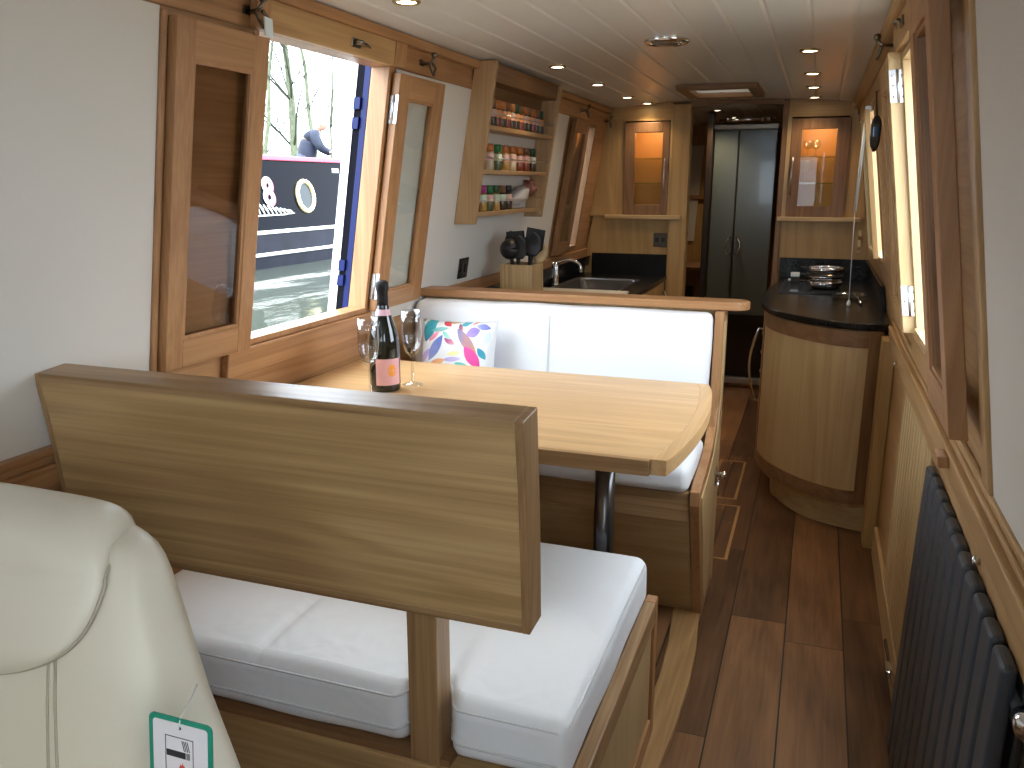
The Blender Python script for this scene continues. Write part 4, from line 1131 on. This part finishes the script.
# ------------------------------------------------------------------ ceiling fittings
def downlight(i, x, y, lab):
    z = zceil(x); t = thing('downlight', lab, 'light', (x, y, z), 'ceiling downlights')
    tilt = math.atan(-.07 * (x - XM) / XH ** 2)
    MB().lathe([(.036, .002), (.038, -.003), (.034, -.007), (.027, -.006), (.026, .004)], (x, y, z), 28, cap=False).build('bezel', BRASS, t)
    MB().lathe([(.0265, -.0035), (.001, -.004)], (x, y, z), 24).build('lamp', emit('lamp_glow', (1, .84, .60), 16), t)
    l = bpy.data.lights.new('downlight_beam', 'SPOT'); l.energy = DOWNLIGHT_W * 4; l.color = (1, .76, .48); l.spot_size = math.radians(120); l.spot_blend = .9; l.shadow_soft_size = .03
    o = bpy.data.objects.new('downlight_beam', l); COL.objects.link(o); o.parent = t; o.location = (0, 0, -.012)
    if y > 5.9: l.energy = 16  # stronger output for the added corridor fill lamps
LO = ['nearest us', 'second from us', 'third from us', 'fourth from us', 'fifth from us']
for i, (x, y) in enumerate(((-1.063, 2.13), (-1.055, 3.47), (-1.055, 4.14), (-1.05, 4.79), (-1.02, 5.20))):
    downlight(i, x, y, 'warm recessed downlight in the ceiling row above the left wall, ' + LO[i])
for i, (x, y) in enumerate(((-.078, 3.38), (-.076, 4.06), (-.076, 4.62), (-.075, 5.14))):
    downlight(i, x, y, 'warm recessed downlight in the ceiling row above the right worktop, ' + LO[i])
for i, (x, y) in enumerate(((-.70, 6.0), (-.66, 6.7))):  # fill lamps added to brighten the corridor, built like the downlights
    downlight(i, x, y, 'added fill lamp built as a downlight in the corridor ceiling, ' + LO[i])
vx, vy = -.545, 3.09; vz = zceil(vx)
vt = thing('roof_vent', 'round chrome roof vent in the middle of the ceiling', 'vent', (vx, vy, vz))
MB().lathe([(.078, .002), (.080, -.004), (.072, -.012), (.060, -.014), (.058, .004)], (vx, vy, vz), 36, cap=False).build('flange', CHROME, vt)
MB().lathe([(.058, -.004), (.001, -.004)], (vx, vy, vz), 30).build('throat', DARKV, vt)
MB().lathe([(.001, -.020), (.030, -.019), (.044, -.012), (.046, -.006)], (vx, vy, vz), 30).build('baffle', STEEL, vt)
for k in range(8):
    a = 2 * PI * k / 8
    MB().tube([(vx + .044 * math.cos(a), vy + .044 * math.sin(a), vz - .010), (vx + .062 * math.cos(a), vy + .062 * math.sin(a), vz - .010)], .003, 6).build('spoke', CHROME, vt)
ht = thing('roof_hatch', 'square roof hatch with a dark wooden frame in the ceiling before the corridor', 'hatch', ((HX0 + HX1) / 2, 4.7, 1.93))
zh = 1.928
for nm, a in (('frame_bar', (HX0 - .055, HX1 + .055, HY0 - .055, HY0)), ('frame_bar', (HX0 - .055, HX1 + .055, HY1, HY1 + .055)), ('frame_bar', (HX0 - .055, HX0, HY0, HY1)), ('frame_bar', (HX1, HX1 + .055, HY0, HY1))):
    BX(*a, zh - .020, zh + .006).build(nm, wood('dark', 'X' if a[1] - a[0] > .2 else 'Y'), ht, bevel=.004)
mb = MB()
mb.box(HX0 - .012, HX0, HY0 - .012, HY1 + .012, zh + .02, zh + .22); mb.box(HX1, HX1 + .012, HY0 - .012, HY1 + .012, zh + .02, zh + .22)
mb.box(HX0, HX1, HY0 - .012, HY0, zh + .02, zh + .22); mb.box(HX0, HX1, HY1, HY1 + .012, zh + .02, zh + .22)
mb.build('coaming', wood('pale', 'X'), ht)
BX(HX0 - .02, HX1 + .02, HY0 - .02, HY1 + .02, zh + .22, zh + .228).build('dimming_pane', pane_mat('hatch_dimmer', (.45, .43, .40)), ht)  # tinted sheet added over the hatch to cut daylight into the galley

# ------------------------------------------------------------------ radiator
rd = thing('radiator', 'tall dark grey flat-tube radiator standing along the right wall', 'radiator', (.31, 1.8, .1))
RFX = lambda z: .256 + .022 * z
n = 11; y0, y1 = 1.150, 2.040; pw = (y1 - y0) / n
for k in range(n):
    a, b = y0 + pw * k, y0 + pw * (k + 1) - .013
    za, zb = .10, .828
    mb = MB()
    mb.hexa([(RFX(za), a, za), (RFX(za) + .022, a, za), (RFX(za) + .022, b, za), (RFX(za), b, za), (RFX(zb), a, zb), (RFX(zb) + .022, a, zb), (RFX(zb) + .022, b, zb), (RFX(zb), b, zb)])
    mb.build('panel', RAD, rd, bevel=.009, seg=3)
mb = MB(); za, zb = .13, .805
mb.hexa([(RFX(za) + .027, y0 - .01, za), (RFX(za) + .040, y0 - .01, za), (RFX(za) + .040, y1, za), (RFX(za) + .027, y1, za), (RFX(zb) + .027, y0 - .01, zb), (RFX(zb) + .040, y0 - .01, zb), (RFX(zb) + .040, y1, zb), (RFX(zb) + .027, y1, zb)])
mb.build('rear_panel', BLACKM, rd, bevel=.004)
for z in (.155, .775):
    MB().tube([(RFX(z) + .030, y0 - .022, z), (RFX(z) + .030, y1, z)], .0125, 10).build('header_pipe', RAD, rd)
MB().tube([(RFX(.775) + .030, y0 - .022, .775), (RFX(.775) + .030, y0 - .055, .775)], [.016, .018], 14).build('valve', CHROME, rd)
BX(.285, .318, 2.40, 2.46, .052, .078).build('pipe_clip', CHROME, rd, bevel=.004)
MB().tube([(RFX(.155) + .030, y1, .155), (RFX(.155) + .030, 2.20, .15), (.303, 2.42, .066), (.303, 2.62, .055)], .008, 8).build('pipe', CHROME, rd)
# floor hatches between the benches and the galley
for (a, b, c, e, lab) in ((-.398, -.262, 3.84, 4.42, 'farther inlaid floor hatch outline beside the galley divider'), (-.372, -.236, 3.16, 3.76, 'nearer inlaid floor hatch outline beside the galley divider')):
    t = thing('floor_hatch', lab, 'floor hatch', ((a + b) / 2, (c + e) / 2, 0))
    BX(a + .012, b - .012, c + .012, e - .012, .0002, .003).build('lid', FLOOR, t)
    m_ = wood('trim', 'Y')
    for q in ((a, a + .012, c, e), (b - .012, b, c, e), (a + .012, b - .012, c, c + .012), (a + .012, b - .012, e - .012, e)):
        BX(*q, .0002, .0035).build('inlay_strip', m_, t)
# ------------------------------------------------------------------ cream leather armchair and its label
def chair_surface():
    CX = -1.00
    Zs = [.32, .40, .48, .56, .64, .70, .77, .81, .85, .90, .945, .978, 1.000, 1.013]
    Ws = [.47, .468, .465, .46, .45, .42, .37, .34, .315, .288, .262, .247, .230, .19]
    Ts = [.085, .090, .092, .093, .092, .09, .088, .086, .084, .080, .074, .064, .050, .030]
    def interp(z, A):
        for i in range(len(Zs) - 1):
            if z <= Zs[i + 1]:
                t = (z - Zs[i]) / (Zs[i + 1] - Zs[i]); return A[i] + (A[i + 1] - A[i]) * max(0, t)
        return A[-1]
    W = lambda z: interp(z, Ws); T = lambda z: interp(z, Ts)
    yc = lambda z: .60 + .30 * (z - .34)
    def front(u, z, off=0):        # u in -1..1
        k = (1 - abs(u) ** 3.2) ** (1 / 3.2) if abs(u) < 1 else 0
        bow = -.035 * u * u * 1.0
        return Vector((CX + W(z) * u, yc(z) - T(z) * k + bow - off, z))
    return CX, Zs, W, T, yc, front
CX, CZ, CW, CT, CYC, CFRONT = chair_surface()
ac = thing('armchair', 'cream leather recliner armchair in the near corner beside the bench backboard', 'armchair', (CX, .6, 0))
rings = []
for z in CZ:
    ring_ = []
    for i in range(48):
        a = 2 * PI * i / 48; c, s_ = math.cos(a), math.sin(a)
        e = 2 / 3.2
        x = CW(z) * math.copysign(abs(c) ** e, c); yy = CT(z) * math.copysign(abs(s_) ** e, s_)
        ring_.append((CX + x, CYC(z) + yy - .035 * (x / CW(z)) ** 2, z))
    rings.append(ring_)
MB().loft(rings).build('back', LEATHER, ac, subsurf=1)
def hp_edge(z):     # half width of the headrest pad as a share of the back
    t = max(0, min(1, (z - .84) / .132))
    return min(.94, .212 * (1 - (1 - t) ** 2.5) ** .6 / CW(z))
NZ = 34
zs = [.8405 + (.975 - .8405) * k / NZ for k in range(NZ + 1)]
mb = MB()
def pad(u, v):
    q = 2 * u - 1
    w = .003 * mnoise.noise(Vector((q * 3, v * 5, 0))) * (1 - abs(q))
    edge = (1 - abs(q) ** 2.6) ** .6
    if v <= .62:
        t = v / .62; z = .8405 + (.972 - .8405) * t
        bul = .026 * edge * min(1, (t / .35)) ** .6 + .0015
        p = CFRONT(q * hp_edge(z), z, bul + w)
        p.z += .2 * bul
        return p
    th = (v - .62) / .38 * math.radians(128)
    z = .972; bul = .026 * edge + .0015
    p = CFRONT(q * hp_edge(z), z, bul + w); back = CYC(z) + .055
    yc_ = (p.y + back) / 2; ry = (back - p.y) / 2
    rz = .044 * (1 - abs(q) ** 9) ** .5 + .024
    x = CX + (p.x - CX) * (1 - .14 * (1 - math.cos(th)))
    return Vector((x, yc_ - ry * math.cos(th), p.z + .2 * bul + rz * math.sin(th)))
mb.grid(pad, 44, 34); hd = mb.build('headrest', LEATHER, ac, solid=.004)
def seam(pts, r=.0022, par=ac, name='seam'): return MB().tube(pts, r, 6).build(name, SEAML, par)
for s in (-1, 1):
    pts = []
    for k in range(61):
        v = .93 * k / 60; p = pad(.5 + .5 * s, v)
        pts.append(p + Vector((s * .0015, -.0015, .0005)))
    seam(pts, .0024)
    for dx in (0, .012):
        seam([CFRONT(s * (.50 + dx / .3 - .14 * (t / 10)), .882 - .50 * t / 10, .0012) for t in range(11)], .0018)
    seam([CFRONT(s * (.985 - .05 * t), .80 - .012 * t - .0012 * t * t, .0012) for t in range(12)], .0018)
sb = MB(); soft_box(sb, CX - .30, CX + .30, .0, .56, .30, .47, .05, top=.03, nx=20, ny=18, nz=6); sb.build('seat', LEATHER, ac)
for s in (-1, 1):
    mb = MB(); soft_box(mb, CX + s * .335 - .04, CX + s * .335 + .04, .02, .52, .50, .57, .03, nx=6, ny=16, nz=5); ar = mb.build('armrest', LEATHER, ac)
    MB().tube([(CX + s * .335, .08, .50), (CX + s * .33, .12, .28), (CX + s * .30, .30, .20), (CX + s * .33, .46, .30), (CX + s * .335, .48, .50)], .018, 10).build('arm_bow', wood('frame', 'Z'), ar)
BX(CX - .30, CX + .30, .10, .50, .22, .30).build('seat_frame', wood('frame', 'X'), ac, bevel=.01)
MB().lathe([(.27, 0), (.28, .02), (.26, .04), (.06, .05), (.04, .08), (.04, .22)], (CX, .30, 0), 32).build('swivel_base', wood('frame', 'X'), ac)

tg = thing('fire_safety_tag', 'green edged care tag showing a cigarette and match, hanging on the armchair', 'tag', (-.583, .60, .907), rot=(math.radians(-6), 0, 0))
def tagpoly(w, h, r, y0, y1, zc, m, name, par, skew=0):
    pts = [(p[0], p[1] + zc) for p in rr(-w, w, -h, h, 0, r)]
    return MB().prism(pts, 'Y', y0, y1).build(name, m, par, local=True)
INK = plain('black_ink', (.02, .02, .022), .6)
GREEN = plain('tag_green', (.005, .22, .135), .45)
tagpoly(.0405, .060, .007, -.0008, .0008, -.057, GREEN, 'card', tg)
face = tagpoly(.0350, .0545, .004, -.0012, -.0007, -.057, plain('tag_white', (.66, .63, .64), .5), 'face', tg)
pic = MB()
def bar(x0, x1, z0, z1): pic.box(x0, x1, -.0016, -.0010, z0, z1)
for a in ((-.019, .017, -.0185, -.0178), (-.019, .017, -.0625, -.0618), (-.019, -.0183, -.0625, -.0178), (.0163, .017, -.0625, -.0178)): bar(*a)
bar(-.0175, .007, -.0405, -.0335)
pic.build('pictogram', INK, face, local=True)
pc_ = MB(); pc_.box(.008, .0125, -.0016, -.0010, -.0405, -.0335); pc_.build('cigarette_tip', plain('ink_grey', (.18, .18, .18), .6), face, local=True)
sm = MB()
for k in range(4):
    x = .0022 + .0022 * k
    sm.hexa([(x + .003, -.0016, -.032), (x + .0038, -.0016, -.032), (x + .0038, -.001, -.032), (x + .003, -.001, -.032), (x, -.0016, -.021), (x + .0008, -.0016, -.021), (x + .0008, -.001, -.021), (x, -.001, -.021)])
sm.build('smoke_lines', INK, face, local=True)
mt = MB(); mt.hexa([(-.016, -.0016, -.0575), (0, -.0016, -.0555), (0, -.001, -.0555), (-.016, -.001, -.0575), (-.016, -.0016, -.0567), (0, -.0016, -.0547), (0, -.001, -.0547), (-.016, -.001, -.0567)])
mt.lathe([(.001, -.0016), (.0024, -.0014), (.0024, -.001)], (.001, 0, -.0548), 10, axis='Y'); mt.build('match', INK, face, local=True)
fl = [(.0005, -.0565), (.0055, -.0555), (.0058, -.051), (.0045, -.0475), (.0040, -.0500), (.0028, -.0455), (.0018, -.0495), (.0002, -.0475), (-.0012, -.0515), (-.001, -.0550)]
MB().prism(fl, 'Y', -.0015, -.0010).build('flame', plain('flame_red', (.55, .05, .03), .5), face, local=True)
MB().lathe([(.0018, -.0016), (.0018, -.0010)], (0, 0, -.0075), 10, axis='Y').build('eyelet', INK, face, local=True)
MB().tube([(0, -.003, -.0075), (0, .0005, .004), (-.004, .020, .012), (-.016, .045, .016)], .0008, 6).build('string', plain('string_white', (.6, .6, .58), .6), tg, local=True)

# ------------------------------------------------------------------ outside: canal, moored boat, bank, trees, person
def water_mat():
    m, n, b = new_mat('canal_water')
    b.inputs['Base Color'].default_value = (.055, .065, .050, 1); b.inputs['Roughness'].default_value = .06
    tc = n.nodes.new('ShaderNodeTexCoord'); mp = n.nodes.new('ShaderNodeMapping'); mp.inputs['Scale'].default_value = (.9, .35, 1)
    mp.inputs['Rotation'].default_value = (0, 0, .5)
    nz = n.nodes.new('ShaderNodeTexNoise'); nz.inputs['Scale'].default_value = 1.6; nz.inputs['Detail'].default_value = 5
    n.links.new(tc.outputs['Object'], mp.inputs[0]); n.links.new(mp.outputs[0], nz.inputs[0])
    bp = n.nodes.new('ShaderNodeBump'); bp.inputs['Strength'].default_value = .14; bp.inputs['Distance'].default_value = .12
    n.links.new(nz.outputs[0], bp.inputs['Height']); n.links.new(bp.outputs[0], b.inputs['Normal'])
    return m
wa = BX(-10.4, -1.62, -12, 60, .12, .20).build('canal_water', water_mat()); struct(wa)
bank = MB()
bank.box(-60, -10.4, -12, 60, -.2, 1.0)
struct(bank.build('ground_far_bank', plain('bank_grass', (.20, .24, .12), .9, noise=.3, nscale=3)))
struct(BX(.62, 40, -12, 60, -.3, .25).build('ground_towpath', plain('towpath_gravel', (.34, .31, .26), .9, noise=.25, nscale=6)))

bt = thing('narrowboat', 'black narrowboat with a red roof rail and brass porthole moored across the water', 'boat', (-8.9, 12, .2))
HULL = plain('weathered_hull', (.009, .010, .017), .5, spec=.12, noise=.35, nscale=3)
CABIN = plain('black_cabin_paint', (.0012, .0016, .0042), .16, spec=.035)
RED = plain('red_rail_paint', (.55, .05, .10), .35)
CREAM = plain('cream_boat_paint', (.75, .74, .70), .35)
BXF = -7.85
def bx_side(z): return BXF - .13 * (z - .745)
Y0B, Y1B = 4.0, 15.5
MB().prism([(BXF + .02, .02), (BXF + .06, .42), (BXF + .06, .745), (-10.05, .745), (-10.0, .02)], 'Y', Y0B - .5, Y1B + 2.0).build('hull', HULL, bt, bevel=.02)
MB().prism([(BXF, .745), (bx_side(1.82), 1.82), (-8.95, 1.90), (-9.95, 1.82), (-9.98, .745)], 'Y', Y0B, Y1B).build('cabin', CABIN, bt, bevel=.01)
BX(BXF - .02, BXF + .075, Y0B - .5, Y1B + 2, .715, .765).build('gunwale_strip', CREAM, bt, bevel=.008)
BX(BXF + .02, BXF + .085, Y0B - .5, Y1B + 2, .39, .44).build('rubbing_strake', CREAM, bt, bevel=.01)
BX(BXF - .19, BXF - .10, Y0B, Y1B, 1.805, 1.875).build('roof_rail', RED, bt, bevel=.01)
BX(-9.9, BXF - .22, Y0B, Y1B, 1.80, 1.845).build('roof', plain('roof_grey', (.40, .38, .40), .5), bt)
BX(-8.75, -8.2, 10.9, 12.15, 1.85, 1.90).build('roof_panel', BLACK, bt, bevel=.01)
zc, ycp = 1.26, 11.98
xs_ = bx_side(zc)
MB().tube([(bx_side(zc + .23 * math.sin(a)) + .015, ycp + .225 * math.cos(a), zc + .235 * math.sin(a)) for a in [2 * PI * k / 36 for k in range(36)]], .038, 10, True).build('porthole_ring', plain('polished_brass', (.85, .72, .38), .25, metal=.6), bt)
mb = MB(); mb.add([(bx_side(zc + .23 * math.sin(a)) + .012, ycp + .21 * math.cos(a), zc + .22 * math.sin(a)) for a in [2 * PI * k / 36 for k in range(36)]], [tuple(range(36))])
mb.build('porthole_glass', plain('porthole_dark_glass', (.02, .026, .028), .15, spec=.2), bt)
for txt, y, z, sz, m_, dx in (('8', 10.88, 1.13, .58, plain('letter_red', (.60, .08, .16), .4), .010), ('8', 10.85, 1.15, .58, plain('letter_white', (.85, .80, .82), .4), .016)):
    cu = bpy.data.curves.new('numeral', 'FONT'); cu.body = txt; cu.size = sz; cu.extrude = .004; cu.offset = .012; cu.materials.append(m_)
    tmp = bpy.data.objects.new('numeral_outline', cu); COL.objects.link(tmp)
    bpy.context.view_layer.update()
    me = bpy.data.meshes.new_from_object(tmp.evaluated_get(bpy.context.evaluated_depsgraph_get()))
    bpy.data.objects.remove(tmp)
    o = bpy.data.objects.new('numeral', me); COL.objects.link(o); o.parent = bt
    o.matrix_local = Matrix.Translation(Vector((bx_side(z) + dx, y, z)) - Vector(bt.location)) @ Matrix(((0, -.13, .99, 0), (1, 0, 0, 0), (0, .99, .13, 0), (0, 0, 0, 1)))
mb = MB()
for k in range(9):
    y = 10.62 + .105 * k; h = .105 * (1 - .085 * k)
    mb.tube([(bx_side(1.0) + .012, y + .10, 1.00), (bx_side(1.08) + .012, y + .05, 1.00 + h * .9), (bx_side(1.08) + .012, y - .02, 1.00 + h * 1.7)], [.008, .020, .008], 6)
mb.tube([(bx_side(1.0) + .012, 10.66, .985), (bx_side(1.0) + .012, 11.3, .985), (bx_side(1.0) + .012, 11.6, 1.0)], [.012, .010, .004], 6)
mb.build('painted_scroll', CREAM, bt)
mb = MB(); mb.hexa([(bx_side(1.64) + .003, 12.92, 1.64), (bx_side(1.64) + .012, 12.92, 1.64), (bx_side(1.64) + .012, 13.12, 1.64), (bx_side(1.64) + .003, 13.12, 1.64), (bx_side(1.71) + .003, 12.92, 1.71), (bx_side(1.71) + .012, 12.92, 1.71), (bx_side(1.71) + .012, 13.12, 1.71), (bx_side(1.71) + .003, 13.12, 1.71)])
mb.build('name_plate', CREAM, bt)

def skin_body(name, verts, edges, radii, mat, parent, sub=2, root=0):
    me = bpy.data.meshes.new(name); off = Vector(parent.location) if parent else Vector()
    me.from_pydata([Vector(v) - off for v in verts], edges, []); me.materials.append(mat)
    o = bpy.data.objects.new(name, me); COL.objects.link(o); o.parent = parent
    md = o.modifiers.new('skin', 'SKIN'); md.use_smooth_shade = True
    for i, r in enumerate(radii):
        sv = me.skin_vertices[0].data[i]; sv.radius = (r, r) if not isinstance(r, tuple) else r; sv.use_root = (i == root)
    md2 = o.modifiers.new('smooth', 'SUBSURF'); md2.levels = sub; md2.render_levels = sub
    return o
# person in a dark jacket leaning folded arms on the roof, from the far bank
px, py, gz = -10.40, 15.95, 1.0
JACK = plain('navy_jacket', (.010, .014, .034), .7, noise=.3, nscale=14); SKIN = plain('skin', (.36, .19, .13), .5); JEAN = plain('dark_trousers', (.05, .06, .09), .8)
pe = thing('person', 'person in a navy jacket leaning on the boat roof with folded arms, across the canal', 'person', (px, py, gz), rot=(0, 0, .55))
pe.scale = (1.08, 1.08, 1.08)
H = lambda x, y, z: (px + x, py + y, gz + z)
V = [H(-.05, 0, .88), H(-.02, 0, 1.08), H(.06, 0, 1.25), H(.12, 0, 1.37), H(.17, 0, 1.43), H(.23, 0, 1.49), H(.28, 0, 1.55), H(.29, 0, 1.62),
     H(.13, -.19, 1.34), H(.26, -.25, 1.10), H(.40, -.06, 1.02), H(.42, .06, 1.03), H(.13, .19, 1.34), H(.26, .25, 1.10), H(.42, .06, 1.04), H(.44, -.05, 1.04),
     H(-.05, -.10, .80), H(-.04, -.11, .46), H(-.07, -.11, .08), H(.06, -.12, .03), H(-.05, .10, .80), H(-.06, .11, .46), H(-.10, .11, .08), H(.03, .12, .03)]
Eg = [(0, 1), (1, 2), (2, 3), (3, 4), (4, 5), (5, 6), (6, 7), (3, 8), (8, 9), (9, 10), (10, 11), (3, 12), (12, 13), (13, 14), (14, 15), (0, 16), (16, 17), (17, 18), (18, 19), (0, 20), (20, 21), (21, 22), (22, 23)]
Rd = [.15, .15, .16, .12, .055, .075, .095, .06, .075, .055, .042, .03, .075, .055, .042, .03, .09, .065, .045, .035, .09, .065, .045, .035]
body = skin_body('body', V, Eg, Rd, SKIN, pe)
Vj = [H(-.06, 0, .74)] + V[1:5] + V[8:16]; mapi = {0: 0, 1: 1, 2: 2, 3: 3, 4: 4, 8: 5, 9: 6, 10: 7, 11: 8, 12: 9, 13: 10, 14: 11, 15: 12}
Ej = [(mapi[a], mapi[b]) for a, b in Eg if a in mapi and b in mapi]
Rj = [.20, .20, .215, .17, .09, .12, .092, .072, .030, .12, .092, .072, .030]
skin_body('jacket', Vj, Ej, Rj, JACK, pe)
lg = MB()
for k in (16, 20):
    lg.tube([V[k] if isinstance(V[k], Vector) else Vector(V[k]), Vector(V[k + 1]), Vector(V[k + 2])], [.118, .088, .066], 14)
lg.lathe([(.02, .70), (.12, .72), (.175, .80), (.185, .90), (.17, 1.0)], (px - .05, py, gz), 20)
lg.build('trousers', JEAN, pe)
hd_ = Vector(H(.285, 0, 1.555))
mb = MB()
def headfn(u, v):
    a = 2 * PI * u; b = PI * v
    r = Vector((.098 * math.sin(b) * math.cos(a), .078 * math.sin(b) * math.sin(a), -.118 * math.cos(b)))
    if r.x > .03 and r.z < 0: r.x += .012; r.y *= 1 + r.z * 2.2
    return hd_ + r
mb.grid(headfn, 24, 16)
hd2 = mb.build('face', SKIN, body)
hair = MB(); hair.grid(lambda u, v: hd_ + Vector((-.012, 0, .014)) + Vector((.104 * math.sin(PI * (.46 + .54 * v)) * math.cos(2 * PI * u), .086 * math.sin(PI * (.46 + .54 * v)) * math.sin(2 * PI * u), -.120 * math.cos(PI * (.46 + .54 * v)))), 24, 9); hair.build('hair', plain('pale_grey_hair', (.55, .50, .46), .8), pe)
ft = MB()
ft.tube([hd_ + Vector((.098, 0, .012)), hd_ + Vector((.118, 0, -.012)), hd_ + Vector((.122, 0, -.022)), hd_ + Vector((.102, 0, -.030))], [.007, .011, .013, .007], 8)
for s in (-1, 1): ft.tube([hd_ + Vector((-.005, s * .080, .016)), hd_ + Vector((-.012, s * .092, .006)), hd_ + Vector((-.004, s * .082, -.022))], [.008, .013, .006], 8)
ft.build('nose_and_ears', SKIN, hd2)
for s in (-1, 1): MB().lathe([(.001, -.011), (.008, -.007), (.011, 0), (.008, .007), (.001, .011)], hd_ + Vector((.086, s * .030, .016)), 10).build('eye', plain('eye_dark', (.05, .04, .035), .3), hd2)
MB().tube([hd_ + Vector((.094, -.026, -.056)), hd_ + Vector((.102, 0, -.058)), hd_ + Vector((.094, .026, -.056))], [.003, .005, .003], 8).build('mouth', plain('lip', (.45, .18, .16), .5), hd2)
def hand(wrist, dirx, sgn):
    w = Vector(wrist); d = Vector(dirx).normalized(); up = Vector((0, 0, 1)); sd = d.cross(up) * sgn
    vs = [w, w + d * .05]; es = [(0, 1)]; rs = [(.028, .016), (.038, .015)]
    for k, L in enumerate((.075, .085, .080, .062)):
        o = (k - 1.5) * .019; b = len(vs)
        vs += [w + d * .085 + sd * o, w + d * (.085 + L * .5) + sd * o * 1.1 - up * .006, w + d * (.085 + L * .9) + sd * o * 1.1 - up * .024]
        es += [(1, b), (b, b + 1), (b + 1, b + 2)]; rs += [.010, .009, .007]
    b = len(vs); vs += [w + d * .03 + sd * -.035, w + d * .065 + sd * -.058]; es += [(0, b), (b, b + 1)]; rs += [.011, .008]
    return skin_body('hand', vs, es, rs, SKIN, pe, 1)
hand(H(.42, .06, 1.035), (.1, 1, -.1), 1); hand(H(.44, -.05, 1.045), (.1, -1, -.1), -1)
for s in (-1, 1):
    b_ = H(.02 - .015 * s, .115 * s, .0)
    mb = MB(); soft_box(mb, b_[0] - .13, b_[0] + .15, b_[1] - .05, b_[1] + .05, gz, gz + .10, .04, nx=8, ny=4, nz=4, fn=lambda p: p - Vector((0, 0, max(0, (p.z - gz - .05)) * max(0, min(1, (p.x - b_[0]) / .15)) * .9))); mb.build('shoe', BLACKM, pe)

TWIG = plain('twig_bark', (.022, .026, .014), .9)
BARK = plain('pale_bark', (.10, .11, .07), .9, noise=.35, nscale=12)
def tree(label, x, y, h, r, seed, lean=0.0):
    rnd = random.Random(seed); mb = MB(); tw = MB()
    t = thing('bare_tree', label, 'tree', (x, y, 1.14), 'bare trees beyond the boat')
    def branch(p, d, L, r, depth, target):
        pts = [p]; rs = [r]; n = 5
        for k in range(n):
            d = (d + Vector((rnd.uniform(-.16, .16), rnd.uniform(-.16, .16), rnd.uniform(-.04, .12)))).normalized()
            p = p + d * L / n; pts.append(p); rs.append(r * (1 - .62 * (k + 1) / n))
        target.tube(pts, rs, 6 if depth > 0 else 9)
        if depth < 4 and L > .25:
            for i in range(9 if depth == 0 else 4 if depth < 3 else 3):
                k = rnd.randint(1, n); a = rnd.uniform(0, 2 * PI)
                nd = (d * .62 + Vector((math.cos(a), math.sin(a), rnd.uniform(-.05, .5))) * .72).normalized()
                branch(pts[k], nd, L * (rnd.uniform(.28, .5) if depth == 0 else rnd.uniform(.45, .7)), rs[k] * (.34 if depth == 0 else .6), depth + 1, tw)
    branch(Vector((x, y, 1.1)), Vector((lean, lean * .5, 1)), h, r, 0, mb)
    mb.build('trunk', BARK, t, fix=False); tw.build('branches', TWIG, t, fix=False)
tree('tall bare tree behind the boat, its pale trunk nearest the left shutter', -16.4, 24.3, 7.4, .15, 11, .02)
tree('thinner bare tree behind the boat, second trunk from the left', -15.4, 24.2, 6.6, .09, 21, -.01)
tree('slender bare tree at the left edge of the open window view', -16.9, 23.3, 6.0, .09, 5, -.02)
tree('bare tree far behind the person on the bank', -19.5, 31.6, 6.5, .07, 8, .02)
tree('low bare tree on the bank at the far right of the window view', -21.0, 35.3, 3.4, .07, 14, .0)
def hedge():
    rnd = random.Random(4); mb = MB()
    for i in range(700):
        y = rnd.uniform(20, 44); x = -17.2 - rnd.uniform(0, 6) - (y - 20) * .25
        p = Vector((x, y, 1.15)); d = Vector((rnd.uniform(-.5, .5), rnd.uniform(-.5, .5), 1)); h = rnd.uniform(.4, 1.5)
        pts = [p, p + d * h * .5 + Vector((rnd.uniform(-.1, .1), rnd.uniform(-.1, .1), 0)), p + d * h]
        mb.tube(pts, [.016, .011, .004], 4)
    tag(mb.build('hedge_twigs', plain('hedge_twig', (.060, .075, .042), .9), fix=False), 'tangled leafless hedge along the far bank behind the boat', 'hedge', kind='stuff')
hedge()
